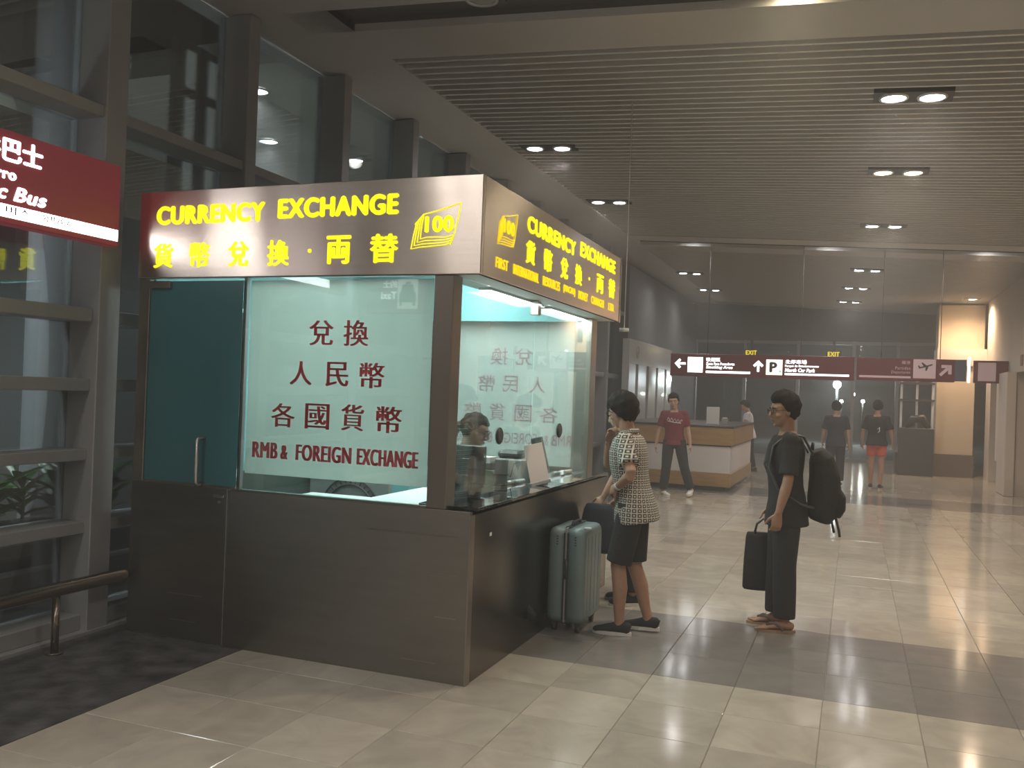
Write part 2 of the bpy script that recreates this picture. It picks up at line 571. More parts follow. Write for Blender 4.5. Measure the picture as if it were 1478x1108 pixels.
# ---- far end: dark glazed wall with doors, frames and beams
end = empty('wall_far', (-1, 27.2, 0), kind='structure')
end['label'] = 'dark glazed end wall of the hall'
B('header', M['wall_dark'], end, -4.6, 3.1, 27.2, 27.4, 3.35, 4.7)
for x in (-4.55, -3.1, -1.6, -.1, 1.05, 2.85):
    B('mullion', M['frame'], end, x, x + .09, 27.15, 27.3, 0, 3.4)
for z in (0.0, 2.42, 3.3):
    B('transom', M['frame'], end, -4.6, 3.1, 27.16, 27.28, z, z + .09)
for xa, xb in zip((-4.46, -3.01, -1.51, -.01, 1.14), (-3.1, -1.6, -.1, 1.05, 2.85)):
    B('pane', M['pane'], end, xa, xb, 27.21, 27.22, .09, 2.42)
    B('pane', M['pane'], end, xa, xb, 27.21, 27.22, 2.51, 3.3)
# square column with a dark plinth in front of the right-hand wall
colm = empty('column', (2.2, 23.9, 0), kind='structure')
colm.name = 'wall_pier'
colm['label'] = 'broad cream painted pier with a brown plinth at the hall end'
M['cream'] = mat('cream_paint', (.66, .56, .42), .7)
M['brown'] = mat('brown_plinth', (.16, .125, .105), .45)
B('shaft', M['cream'], colm, 1.80, 2.62, 23.5, 24.4, .52, 2.62, .01)
B('shaft', M['cream'], colm, 1.84, 2.85, 23.9, 24.6, 3.02, 4.1, .01)
B('beam', M['wall'], colm, 1.80, 2.85, 23.45, 24.4, 2.62, 3.02)
B('plinth', M['brown'], colm, .95, 2.64, 23.47, 24.4, 0, .52)

# ================================================================== LAMPS OF THE HALL
M['lens_cool'] = mat('lamp_lens_cool', (.9, .9, .9), .3, emit=(COOL, 22.0))
M['lens_warm'] = mat('lamp_lens_warm', (.9, .9, .9), .3, emit=((1, .84, .55), 24.0))
M['lens_off'] = mat('lamp_lens_off', (.42, .40, .36), .15, spec=.8)
M['trim'] = mat('lamp_trim', (.55, .54, .52), .35, .3)


def lamp_disc(root, x, y, z, r, lens, name=('trim_ring', 'lens')):
    mb = MB()
    n = 28
    vs, fs = [], []
    for j in range(n):
        a = 2 * PI * j / n
        for rr, dz in ((r * 1.22, .0), (r * 1.18, -.012), (r, -.014), (r * .96, .004)):
            vs.append((x + rr * math.cos(a), y + rr * math.sin(a), z + dz))
    for j in range(n):
        for k in range(3):
            fs.append((j*4 + k, ((j+1) % n)*4 + k, ((j+1) % n)*4 + k + 1, j*4 + k + 1))
    mb.add(vs, fs, True)
    ring = mb.build(name[0], M['trim'], root)
    l = MB()
    l.ell((x, y, z - .003), (r * .97, r * .97, .012), 24, 6)
    l.build(name[1], lens, root)
    return ring


def downlight(xs, y, r, lens, label, power=1.0, col=NEUT, up=0.0, housing=True, group=None):
    cx = sum(xs) / len(xs)
    z = zc(cx) + up
    root = empty('twin_downlight' if len(xs) > 1 else 'downlight', (cx, y, z), label, 'ceiling light', group)
    if housing:
        hb = MB()
        slab(hb, xs[0] - .16, xs[-1] + .16, y - .135, y + .135, up - .004, up + .05)
        hb.build('housing', M['black'] if len(xs) > 1 else M['slot'], root)
    for x in xs:
        lamp_disc(root, x, y, zc(x) + up - .006, r, lens)
        if power > 0:
            point_light('lamp', 'SPOT', (x, y, zc(x) + up - .04), DOWNLIGHT_W * power, col, r * .8, root, spot_size=math.radians(158), spot_blend=.9)
    return root


GR = 'recessed lights in the slatted ceiling'
downlight((-3.55, -3.22), 9.76, .09, M['lens_cool'], 'twin recessed white lamps in the slats by the kiosk sign corner', 1.0, group=GR)
downlight((-3.61, -3.29), 12.73, .09, M['lens_cool'], 'twin recessed white lamps in the slats just beyond the kiosk', 1.0, group=GR)
downlight((.23, .53), 8.24, .10, M['lens_cool'], 'twin glaring bluish-white ceiling lamps, the brightest pair in the slats', 1.35, group=GR)
downlight((.22, .53), 10.88, .095, M['lens_warm'], 'twin ceiling lamps with a glaring yellowish one in the slats', 1.1, (1, .9, .72), group=GR)
downlight((.16, .47), 14.15, .09, M['lens_cool'], 'twin white lamps in a dark housing near the dark ceiling slot', 1.2, (1, .95, .88), group=GR)
FG = 'recessed lights in the ceiling of the farther bay'
for xs, yy, lb in [((-3.74, -3.43), 20.46, 'twin small white lamps over the wooden desk'), ((-3.78, -3.46), 23.66, 'twin small white lamps over the far end of the wooden desk'),
                   ((.0, .30), 18.88, 'twin small white lamps just beyond the dark ceiling slot'), ((-.2, .1), 21.85, 'twin small white lamps, one of them glaring, in the farther bay'),
                   ((-.36, -.05), 24.9, 'twin small white lamps nearest the glazed end wall')]:
    downlight(xs, yy, .09, M['lens_cool'], lb, .6, (1, .93, .86), group=FG)
SG = 'single lamps in the dark ceiling slots'
for x, lb in [(-2.88, 'single white lamp in the far dark ceiling slot beside the window soffit'), (-.52, 'middle single white lamp in the far dark ceiling slot'),
              (1.94, 'single white lamp in the far dark ceiling slot near the pale wall')]:
    downlight((x,), 16.35, .10, M['lens_cool'], lb, 2.2 if x > 1 else .7, WARM if x > 1 else (1, .93, .86), .09, group=SG)
downlight((-2.64,), 6.0, .105, M['lens_off'], 'large unlit glass downlight in the near dark ceiling slot', 0, up=.09, group=SG)
downlight((-3.95,), 6.08, .05, M['lens_off'], 'small unlit white downlight at the end of the dark ceiling slot', 0, up=.09, group=SG)
downlight((-.46,), 6.12, .10, M['lens_warm'], 'glaring yellowish lamp in the near dark ceiling slot', 1.6, (1, .87, .62), .09, group=SG)
downlight((2.45,), 22.9, .09, M['lens_warm'], 'small warm lamp above the cream pier', 4.0, WARM, group=SG)
BG = 'recessed lights in the bay over the near floor'
for xs, yy, pw, lb in [((-3.91, -3.58), 1.2, 1.1, 'twin recessed lamps over the slate floor before the kiosk'), ((.22, .53), 2.3, 1.0, 'twin recessed lamps over the open floor before the kiosk'),
                       ((.22, .53), -.8, 1.2, 'twin recessed lamps over the floor toward the near end'), ((-3.55, -3.22), -2.06, 1.0, 'twin recessed lamps over the near end of the slate floor'), ((-1.7, -1.4), -4.0, 2.6, 'twin added fill lamps in the middle of the near end'), ((.22, .53), -6.6, 2.6, 'twin added fill lamps at the back wall'), ((-3.5, -3.2), -6.8, 2.6, 'twin added fill lamps at the back wall over the slate floor'),  # middle and back-wall pairs are unseen, added to brighten the steel and frames
                       ((4.6, 4.9), 5.0, 1.9, 'twin added warm lamps in the plaster ceiling by the wide side hall'), ((4.6, 4.9), 10.5, 1.7, 'twin added warm lamps in the plaster ceiling at the far side hall')]:  # warm side-hall pairs are unseen, added to warm the right side
    downlight(xs, yy, .09, M['lens_warm'] if xs[0] > 4 else M['lens_cool'], lb, pw, WARM if xs[0] > 4 else NEUT, group=BG)

# ================================================================== KIOSK
K = empty('currency_kiosk', (-3.1, 6.0, 0), 'steel and glass currency exchange kiosk with a lit yellow-lettered sign', 'kiosk')
F, BK, L, R, GRX = 4.57, 7.52, -4.355, -1.96, -2.12
Z1, ZS, ZT = .962, 2.28, 2.835
fp = B('base_panel', M['base_front'], K, -3.588, R, F, F + .03, .0, Z1, .003, label='dark brushed steel front panel')
sp = B('base_panel', M['base_side'], K, R - .03, R, F + .031, BK, .0, Z1 - .02, .002, label='dark polished side panel under the counter')
B('corner_trim', M['post'], K, R - .004, R + .004, F - .004, F + .055, 0, Z1 - .02)
B('base_panel', M['base_front'], K, L, L + .03, F + .031, BK, 0, Z1)
B('base_panel', M['base_front'], K, L, R, BK, BK + .03, 0, Z1)
for (xa, xb, z) in [(-2.62, -2.03, .815), (-2.21, -2.03, .60), (-2.36, -2.14, .10), (-2.16, -2.03, .36)]:
    B('panel_seam', M['post'], K, xa, xb, F - .0015, F, z, z + .005)
# the door
dr = empty('door', (-3.95, F, 0)); dr.parent = K; dr.location = WL[dr] - WL[K]
B('door_panel', M['base_front'], dr, L + .004, -3.596, F - .004, F + .03, .008, .972, .003)
B('door_glass', M['teal_film'], dr, -4.268, -3.545, F + .012, F + .022, .985, 2.262)
B('door_stile', M['post'], dr, L + .004, -4.268, F - .002, F + .035, .972, 2.275, .003)
B('bottom_rail', M['post'], dr, -4.268, -3.545, F, F + .03, .968, .985)
B('hinge_plate', M['post'], dr, -4.27, -4.10, F - .012, F + .03, 2.215, 2.262, .004)
h = MB().tube([(-3.80, F + .012, 1.272), (-3.80, F - .04, 1.276), (-3.80, F - .055, 1.262), (-3.80, F - .055, 1.0), (-3.80, F - .04, .985), (-3.80, F + .012, .99)], .012, 12)
h.build('handle', M['chrome'], dr, label='chrome pull handle')
B('lock', M['chrome'], dr, -3.70, -3.62, F - .010, F, .912, .93, .002)
MB().cyl((-3.655, F - .008, .885), .009, .008, 14, 'y').build('lock', M['chrome'], dr)
for (xa, xb, z) in [(-4.03, -3.75, .285), (-4.0, -3.8, .12)]:
    B('panel_seam', M['post'], dr, xa, xb, F - .006, F - .004, z, z + .004)
# posts
B('post', M['post'], K, -2.238, -2.117, F + .004, F + .125, Z1, ZS, .004)
B('post', M['post'], K, -2.25, -2.10, 7.36, BK, Z1, ZS, .004)
B('post', M['post'], K, L, L + .08, 7.42, BK, Z1, ZS, .004)
B('post', M['frame'], K, -3.56, -3.535, F + .03, F + .06, Z1, ZS)
B('sill', M['post'], K, -3.545, -2.238, F, F + .04, Z1, Z1 + .012)
# panes
B('pane', M['pane_front'], K, -3.545, -2.238, F + .010, F + .018, Z1 + .012, ZS)
B('pane', M['pane_clear'], K, GRX - .004, GRX + .004, F + .125, 5.965, 1.0, ZS)
B('pane', M['pane_clear'], K, GRX - .004, GRX + .004, 5.98, 7.36, 1.0, ZS)
B('pane', M['pane_clear'], K, -3.95, -2.25, 7.44, 7.448, Z1, ZS)
B('side_wall', M['teal_paint'], K, L + .03, L + .045, F + .1, 7.42, Z1, 2.72)
B('back_panel', M['teal_paint'], K, L + .08, -3.95, 7.40, 7.45, 0, ZS)
B('glass_clamp', M['post'], K, GRX - .03, GRX + .03, 5.945, 6.0, 2.18, ZS, .004)
for yy in (5.36, 6.61):
    ring = MB()
    n = 24
    for j in range(n):
        pass
    ring.tube([(GRX + .03 * 0, yy + .048 * math.cos(2*PI*j/24), 1.35 + .048 * math.sin(2*PI*j/24)) for j in range(25)], .008, 8, caps=False)
    rg = ring.build('speech_ring', M['black'], K, label='round black speak-through ring in the glass')
    MB().cyl((GRX - .012, yy, 1.35), .042, .024, 20, 'x').build('speech_grille', M['darkgrey'], rg)
# counter: glass ledge outside, white desk inside
B('counter_ledge', M['pane_counter'], K, -2.30, R + .03, F + .03, 7.42, .965, .985, .003, label='green glass counter ledge')
B('counter_body', M['base_side'], K, -2.35, R - .03, F + .13, 7.42, .86, .942)
B('desk_top', M['white_inside'], K, -2.86, -2.35, F + .06, 7.30, .90, .93, .004)
B('desk_top', M['white_inside'], K, -3.30, -2.86, F + .06, 5.05, .90, .93, .004)
B('inner_cabinet', M['teal_paint'], K, -4.2, -3.45, 6.7, 7.36, 0, .93)
# sign box
sgn = empty('sign', (-3.1, 6.1, ZS)); sgn.parent = K; sgn.location = WL[sgn] - WL[K]
SX0, SX1, SY0, SY1 = -4.36, -1.95, F - .015, 7.69
B('fascia', M['steel_front'], sgn, SX0, SX1, SY0, SY0 + .03, ZS, ZT, .004)
B('fascia', M['steel_side'], sgn, SX1 - .03, SX1, SY0 + .031, SY1, ZS, ZT, .004)
B('fascia', M['steel_front'], sgn, SX0, SX1, SY1 - .03, SY1, ZS, ZT, .004)
B('fascia', M['steel_side'], sgn, SX0, SX0 + .03, SY0 + .031, SY1 - .03, ZS, ZT, .004)
B('edge_trim', M['chrome'], sgn, SX1 - .002, SX1 + .006, SY1 - .02, SY1 + .003, ZS - .005, ZT + .01)
B('roof', M['steel_front'], sgn, SX0 + .03, SX1 - .03, SY0 + .03, SY1 - .03, ZT - .04, ZT - .01)
sf = MB()
sf.box(GRX - .16, SX1 - .03, SY0 + .03, SY1 - .03, ZS + .004, ZS + .02)
sf.box(SX0 + .03, GRX - .16, SY0 + .03, F + .10, ZS + .004, ZS + .02)
sf.box(SX0 + .03, GRX - .16, 7.36, SY1 - .03, ZS + .004, ZS + .02)
sf.build('soffit', M['white_inside'], sgn)
tl = MB()
tl.box(GRX - .18, GRX - .16, F + .1, 7.36, ZS + .02, ZT - .05)
tl.box(SX0 + .045, GRX - .08, 7.34, 7.36, ZS - .03, ZT - .05)
tl.box(SX0 + .045, GRX - .08, F + .10, F + .12, ZS + .02, ZT - .05)
tl.box(SX0 + .045, GRX - .08, F + .12, 7.34, ZT - .07, ZT - .05)
tl.build('inner_lining', M['teal_paint'], sgn, label='turquoise lining of the kiosk ceiling')
for a, b in ((5.20, 6.20), (6.40, 7.33)):
    lt = B('tube_light', M['white'], sgn, -2.235, -2.145, a, b, ZS - .012, ZS + .004, .003)
    B('tube', M['tube'], lt, -2.225, -2.155, a + .015, b - .015, ZS - .018, ZS - .012)
    point_light('tube_glow', 'AREA', (-2.19, (a + b) / 2, ZS - .022), 5.0, (.92, 1, .96), parent=lt, shape='RECTANGLE', size=.06, size_y=b - a - .05)
for a, b in ((5.0, 6.0), (6.2, 7.2)):  # hidden inner tubes, added to light the kiosk interior
    lt = B('tube_light', M['white'], sgn, -3.12, -2.98, a, b, ZT - .10, ZT - .07, .003)
    B('tube', M['tube'], lt, -3.09, -3.01, a + .015, b - .015, ZT - .112, ZT - .10)
    point_light('tube_glow', 'AREA', (-3.05, (a + b) / 2, ZT - .118), 18.0, (.88, 1, .97), parent=lt, shape='RECTANGLE', size=.08, size_y=b - a - .05)

# lettering of the sign
PF = facing((0, SY0, 0), '-y')
cw = .148
items = [('CURRENCY', -4.222, 2.617, .832, .122, .07), ('EXCHANGE', -3.297, 2.628, .823, .122, .07)]
for ch, x0 in zip('貨幣兌換', (-4.236, -3.948, -3.654, -3.362)):
    items.append((ch, x0, 2.343, cw + .008, .158, .03))
items += [('両', -2.945, 2.348, .165, .168, .035), ('替', -2.652, 2.350, .185, .168, .035)]
lettering('word', items, M['yellow'], sgn, PF, label='lit yellow front lettering CURRENCY EXCHANGE and 貨幣兌換・両替')
dot = MB().cyl((-3.061, SY0 - .004, 2.43), .012, .004, 16, 'y')
dot.build('lettering_dot', M['yellow'], sgn)


def note_logo(P, parent, mtl, wz, lw=.0026):
    """fan of banknotes marked 100; wz = (x0, z0, w, h) rectangle in sign coordinates"""
    x0, z0, w_, h_ = wz
    def T(zx, zy): return (x0 + (zx - 1195) / 215 * w_, -.004, z0 + (352 - zy) / 194 * h_)
    mb = MB()
    def line(pts):
        mb.tube([T(*p) for p in pts], lw, 6)
    line([(1250, 202), (1305, 190), (1360, 175), (1410, 158), (1402, 215), (1392, 262), (1384, 296), (1350, 304), (1300, 302), (1262, 303), (1238, 310), (1240, 270), (1250, 202)])
    for k in range(1, 4):
        dx, dy = -13.5 * k, 14 * k
        line([(1250 + dx * .75, 202 + dy * .8), (1244 + dx * .9, 250 + dy), (1238 + dx, 310 + dy), (1270 + dx * .8, 303 + dy), (1310 + dx * .5, 304 + dy * .9), (1350, 304 + dy * .8), (1382 - 5 * k, 298 + dy * .75)])
    line([(1250, 202), (1212, 246)]); line([(1384, 296), (1370, 338)])
    mb.xform(P)
    o = mb.build('note_logo', mtl, parent)
    a = T(1256, 283); b = T(1382, 210)
    lettering('logo_number', [('100', a[0], a[2], b[0] - a[0], b[2] - a[2], .06)], mtl, parent, P)


note_logo(PF, sgn, M['yellow'], (-2.389, 2.426, .306, .253))
PS = facing((SX1, 0, 0), '+x')      # sign x runs along +y
items = [('CURRENCY', 5.28, 2.643, 1.03, .108, .07), ('EXCHANGE', 6.44, 2.668, 1.04, .112, .07)]
for ch, x0 in zip('貨幣兌換', (5.27, 5.62, 5.98, 6.33)):
    items.append((ch, x0, 2.448, .165, .148, .035))
items += [('両', 6.92, 2.455, .19, .15, .035), ('替', 7.29, 2.458, .20, .158, .035)]
lettering('word', items, M['yellow'], sgn, PS, label='lit yellow side lettering CURRENCY EXCHANGE and 貨幣兌換・両替')
MB().cyl((SX1, 6.70, 2.53), .012, .004, 16, 'x').build('lettering_dot', M['yellow'], sgn)
items = []
for wd, a, b in [('FIRST', 4.775, 4.965), ('INTERNATIONAL', 5.06, 5.52), ('RESOURCES', 5.61, 5.97), ('(MACAU)', 6.06, 6.34), ('MONEY', 6.43, 6.67), ('CHANGER', 6.78, 7.16), ('LTD.', 7.30, 7.49)]:
    items.append((wd, a, 2.348, b - a, .062, .0))
lettering('small_word', items, M['yellow_dim'], sgn, PS, label='small amber line FIRST INTERNATIONAL RESOURCES (MACAU) MONEY CHANGER LTD.')
note_logo(PS, sgn, M['yellow_dim'], (4.79, 2.486, .30, .225))

# posters: one behind the front glass, the same on the rear glass facing out
POST = [('兌', -3.072, 1.867, .171, .156), ('換', -2.833, 1.867, .170, .158), ('人', -3.197, 1.627, .158, .148), ('民', -2.945, 1.625, .158, .151), ('幣', -2.714, 1.622, .167, .155),
        ('各', -3.320, 1.367, .171, .150), ('國', -3.078, 1.367, .171, .157), ('貨', -2.829, 1.369, .156, .160), ('幣', -2.593, 1.367, .169, .160)]
POST = [(a, b, c_, d, e, .028) for a, b, c_, d, e in POST] + [('RMB', -3.449, 1.172, .187, .104, .06), ('&', -3.243, 1.172, .055, .092, .06), ('FOREIGN', -3.134, 1.172, .388, .104, .06), ('EXCHANGE', -2.712, 1.172, .403, .104, .06)]
pst = B('rate_poster', M['poster'], None, -3.500, -2.252, F + .030, F + .032, 1.075, 2.262, label='white translucent poster with red writing inside the front glass', cat='poster')
lettering('red_word', POST, M['poster_red'], pst, facing((0, F + .029, 0), '-y'), flat=True, label='兌換 人民幣 各國貨幣 RMB & FOREIGN EXCHANGE')
rp = B('rate_poster', M['poster'], None, -3.463, -2.215, 7.428, 7.430, 1.0, 2.262, label='white poster on the rear glass, its red writing showing through reversed', cat='poster')
P2 = facing((-5.715, 7.431, 0), '+y')
lettering('red_word', POST, M['poster_red'], rp, P2, flat=True)
M['ink_through'] = translucent('ink_showing_through', (.60, .40, .43), .5)
ink = MB()
for it in POST:
    t = text_mb(*it[:5], depth=.0005, bold=it[5], flat=True); ink.add(t.v, t.f)
ink.xform(facing((-5.715, 7.4275, 0), '+y')).build('ink_showing_through', M['ink_through'], rp)

# ================================================================== WALL SIGN, HANGING SIGNS
M['sign_red'] = mat('sign_red', (.20, .018, .028), .4, emit=((.30, .02, .035), .16))
M['sign_red_dim'] = mat('sign_red_dim', (.11, .014, .022), .4, emit=((.30, .02, .035), .03))
M['sign_white'] = mat('sign_lit_white', (.9, .9, .9), .5, emit=((1, 1, .98), 1.5))
M['bus_white'] = mat('bus_sign_lit_white', (.9, .9, .9), .5, emit=((1, 1, .98), 3.5))
M['sign_cream'] = mat('sign_lit_cream', (.8, .76, .66), .5, emit=((1, .96, .82), .75))
M['sign_black'] = mat('sign_ink', (.02, .02, .02), .6)
M['sign_dim'] = mat('sign_glow_pink', (.50, .38, .38), .5, emit=((.7, .45, .45), .12))  # faint glow put into panels that are not lit
bs = empty('bus_sign', (-4.4, 3.2, 2.4), 'lit dark red public bus sign fixed on the window mullions', 'sign')
bsx = -4.40
B('sign_box', M['sign_red'], bs, bsx - .095, bsx, 2.0, 4.425, 2.46, 2.974, .006)
B('white_strip', M['bus_white'], bs, bsx, bsx + .003, 2.3, 4.412, 2.495, 2.565)
PB = facing((bsx, 0, 0), '+x')
# the visible end of each line
lettering('word', [('公共巴士', 3.288, 2.80, .545, .135, .035), ('Autocarro', 3.245, 2.703, .42, .062, .05), ('Public', 3.255, 2.592, .36, .082, .05, .25), ('Bus', 3.654, 2.592, .217, .082, .05, .25)], M['bus_white'], bs, PB, label='公共巴士 Autocarro Public Bus')
lettering('small_word', [('공동', 3.40, 2.514, .16, .045), ('버스', 3.605, 2.514, .16, .045), ('公共バス', 3.842, 2.514, .196, .042)], M['sign_black'], bs, facing((bsx + .003, 0, 0), '+x'))


def arrow(mb, cx, cz, s, ang, d=.004):
    """block arrow with open head pointing up, rotated by ang"""
    R_ = Matrix.Translation((cx, 0, cz)) @ Matrix.Rotation(ang, 4, 'Y')
    for poly in ([(-.10, -.5), (.10, -.5), (.10, .3), (-.10, .3)], [(0, .5), (-.45, .06), (-.30, -.09), (0, .21)], [(0, .5), (0, .21), (.30, -.09), (.45, .06)]):
        k = len(mb.v)
        mb.prism([(p * s, q * s) for p, q in poly], 'y', -d, 0)
        mb.xform(R_, k)
    return mb


HY = 16.3
hs = empty('hanging_sign', (-1.6, HY, 2.2), 'lit hanging guide sign for smoking area and north car park', 'sign')
B('sign_box', M['sign_red_dim'], hs, -3.15, -.02, HY, HY + .12, 2.03, 2.435, .006)
for x in (-2.5, -.9):
    MB().cyl((x, HY + .06, 2.43), .006, zc(x) + .1 - 2.43, 8).build('hanger', M['darkgrey'], hs)
PH = facing((0, HY, 0), '-y')
arrow(MB(), -2.975, 2.255, .2, -PI / 2).xform(PH).build('arrow', M['sign_white'], hs); arrow(MB(), -1.60, 2.24, .2, 0).xform(PH).build('arrow', M['sign_white'], hs)
B('pictogram_panel', M['sign_white'], hs, -2.838, -2.567, HY - .004, HY, 2.10, 2.375, .001)
B('pictogram_panel', M['sign_cream'], hs, -1.468, -1.191, HY - .004, HY, 2.09, 2.36, .001)
lettering('pictogram', [('P', -1.41, 2.135, .13, .18, .07), ('≋', -1.245, 2.14, .035, .03)], M['sign_black'], hs, facing((0, HY - .004, 0), '-y'))
lettering('word', [('吸煙區', -2.51, 2.30, .25, .072, .03), ('Zona Para Fumadores', -2.51, 2.238, .50, .05, .05), ('Smoking Area', -2.51, 2.162, .47, .066, .07, .2),
                        ('北停車場', -1.15, 2.29, .36, .072, .03), ('Parque de Estacionamento', -1.15, 2.226, .56, .05, .05), ('North Car Park', -1.15, 2.15, .50, .066, .07, .2)], M['sign_white'], hs, PH,
          label='吸煙區 Smoking Area, 北停車場 North Car Park')
B('white_strip', M['sign_white'], hs, -2.51, -1.735, HY - .003, HY, 2.095, 2.135)
B('white_strip', M['sign_white'], hs, -1.15, -.1, HY - .003, HY, 2.095, 2.128)
hs2 = empty('hanging_sign', (.9, HY, 2.2), 'unlit dull red hanging departures sign with an aeroplane panel', 'sign')
B('sign_box', M['sign_red_dim'], hs2, .02, 1.52, HY + .02, HY + .14, 2.05, 2.425, .006)
B('end_panel', mat('sign_blue_grey', (.10, .11, .15), .5), hs2, 1.52, 1.69, HY + .02, HY + .14, 2.07, 2.425, .004)
for x in (.4, 1.3):
    MB().cyl((x, HY + .08, 2.42), .006, zc(x) + .1 - 2.42, 8).build('hanger', M['darkgrey'], hs2)
B('pictogram_panel', M['sign_dim'], hs2, .895, 1.235, HY + .016, HY + .02, 2.10, 2.415, .001)
pl = MB()
pl.prism([(-.10, -.03), (.085, .022), (.115, .045), (.09, .05), (.06, .038), (-.10, -.008)], 'y', -.004, 0)
pl.prism([(-.02, .0), (.03, .012), (-.045, .075), (-.065, .07)], 'y', -.004, 0)
pl.prism([(.0, -.005), (.045, .008), (.02, -.06), (.0, -.065)], 'y', -.004, 0)
pl.prism([(-.115, .012), (-.095, -.02), (-.075, -.01), (-.1, .03)], 'y', -.004, 0)
pl.xform(Matrix.Translation((1.08, HY + .016, 2.29))).build('aeroplane', M['sign_black'], hs2)
lettering('word', [('離港', .72, 2.33, .13, .06), ('Partidas', .62, 2.24, .23, .05), ('Departures', .56, 2.16, .29, .06)], M['sign_dim'], hs2, facing((0, HY + .02, 0), '-y'))
B('white_strip', M['sign_dim'], hs2, .06, .86, HY + .017, HY + .02, 2.095, 2.13)
arrow(MB(), 1.385, 2.245, .24, PI / 4).xform(facing((0, HY + .02, 0), '-y')).build('arrow', M['sign_dim'], hs2)

# taxi sign over the slate floor, its lit face toward the kiosk front (seen mirrored in the glass)
ts = empty('hanging_sign', (-4.06, 1.6, 2.4), 'lit hanging taxi sign over the slate floor facing the kiosk', 'sign')
B('sign_box', M['sign_red'], ts, -4.44, -3.82, 1.48, 1.6, 2.34, 2.70, .006)
B('pictogram_panel', M['sign_cream'], ts, -4.085, -3.87, 1.6, 1.604, 2.38, 2.66, .001)
PT = facing((-7.955, 1.604, 0), '+y')
car = MB()
car.prism([(-4.065, 2.44), (-3.89, 2.44), (-3.89, 2.52), (-3.905, 2.54), (-3.925, 2.61), (-4.03, 2.61), (-4.05, 2.54), (-4.065, 2.52)], 'y', -.002, 0)
car.prism([(-4.06, 2.41), (-4.035, 2.41), (-4.035, 2.44), (-4.06, 2.44)], 'y', -.002, 0)
car.prism([(-3.92, 2.41), (-3.895, 2.41), (-3.895, 2.44), (-3.92, 2.44)], 'y', -.002, 0)
car.prism([(-4.0, 2.615), (-3.955, 2.615), (-3.955, 2.635), (-4.0, 2.635)], 'y', -.002, 0)
car.xform(PT).build('car_pictogram', M['sign_black'], ts)
lettering('word', [('的士', -3.86, 2.58, .15, .07, .03), ('Taxi', -3.86, 2.47, .17, .075, .06)], M['sign_white'], ts, facing((-7.955, 1.6, 0), '+y'), label='的士 Taxi')
for x in (-4.3, -3.95):
    MB().cyl((x, 1.54, 2.69), .012, zc(x) - 2.69, 8).build('hanger', M['frame'], ts)
# small exit signs on the end wall and the boxed sign on the right wall
for x, lb in ((-2.868, 'small lit yellow exit sign above the wooden desk'), (-.594, 'small lit yellow exit sign on the end wall above the dark walkers')):
    ex = B('exit_sign', mat('exit_box', (.03, .03, .02), .5), None, x - .2, x + .2, 27.06, 27.14, 2.93, 3.12, label=lb, cat='sign')
    B('bracket', M['darkgrey'], ex, x - .03, x + .03, 27.08, 27.2, 3.12, 3.4)
    lettering('word', [('EXIT', x - .16, 2.96, .32, .13, .06)], M['yellow_dim'], ex, facing((0, 27.06, 0), '-y'))
wsn = empty('wall_sign', (2.55, 20.2, 2.15), 'red edged sign box with a pale panel projecting from the pale wall', 'sign')
B('sign_box', M['sign_red_dim'], wsn, 2.22, 2.84, 20.2, 20.3, 2.15, 2.6, .006)
B('panel', M['sign_dim'], wsn, 2.30, 2.62, 20.195, 20.2, 2.19, 2.56)
B('side_strip', M['sign_white'], wsn, 2.12, 2.16, 20.2, 20.3, 2.15, 2.66)

# ================================================================== OUTSIDE THE WINDOWS
M['asphalt'] = mat('outside_paving', (.36, .36, .34), .8)
M['conc'] = mat('outside_column_paint', (.66, .68, .72), .6, noise=(1.5, .06))
M['canopy'] = mat('canopy_soffit', (.66, .66, .58), .7, noise=(1, .05))
M['night_wall'] = mat('night_wall', (.014, .014, .014), .8)
M['lit_window'] = mat('lit_window', (.3, .3, .28), .5, emit=((.75, .76, .72), .16))
og = B('ground_outside', M['asphalt'], None, -40, -4.9, -20, 80, -.25, -.15, kind='structure')
B('ground_far', M['asphalt'], None, -4.9, 30, 27.4, 90, -.25, -.15, kind='structure')
oc = MB()
oc.cyl((-6.05, 5.42, -.15), .19, 5.6, 32)
o_ = oc.build('outdoor_column', M['conc'], None, label='pale round column outside the windows', cat='column')
MB().cyl((-6.05, 5.42, 3.15), .194, .012, 32).build('joint_ring', M['grey'], o_)
cn = empty('outdoor_canopy', (-7, 12, 4.6), 'olive grey canopy soffit outside the upper windows', 'canopy')
B('soffit', M['canopy'], cn, -9.0, -4.95, 6.92, 26, 4.62, 4.75)
B('edge_beam', M['canopy'], cn, -9.0, -4.95, 6.82, 6.92, 4.55, 4.8)
for x, y in ((-5.80, 7.6), (-6.85, 9.24)):
    lamp_disc(cn, x, y, 4.612, .10, M['lens_cool'], ('lamp_ring', 'lamp_lens'))
    point_light('lamp', 'SPOT', (x, y, 4.58), 850, COOL, .08, cn, spot_size=2.2, spot_blend=.7)
hb = empty('neighbour_building', (-9.5, 10.2, 0), 'low dark building wall outside beyond the canopy', 'building')
B('wall', M['night_wall'], hb, -10.2, -9.1, 7.6, 16, -.2, 9)
B('wall', M['night_wall'], hb, -10.2, -9.1, -6, 7.6, -.2, 3.0)
gs = empty('glazed_screen', (-5.6, 6.53, -.15), 'dark framed screen outside with pale lit panes', 'screen')
for y0, y1 in ((6.20, 6.31), (6.47, 6.60), (6.75, 6.80)):
    B('upright', M['darkgrey'], gs, -5.66, -5.58, y0, y1, -.15, 4.62)
for z0, z1 in ((2.75, 2.9), (4.14, 4.22), (4.56, 4.62)):
    B('crossbar', M['darkgrey'], gs, -5.65, -5.59, 6.21, 6.79, z0, z1)
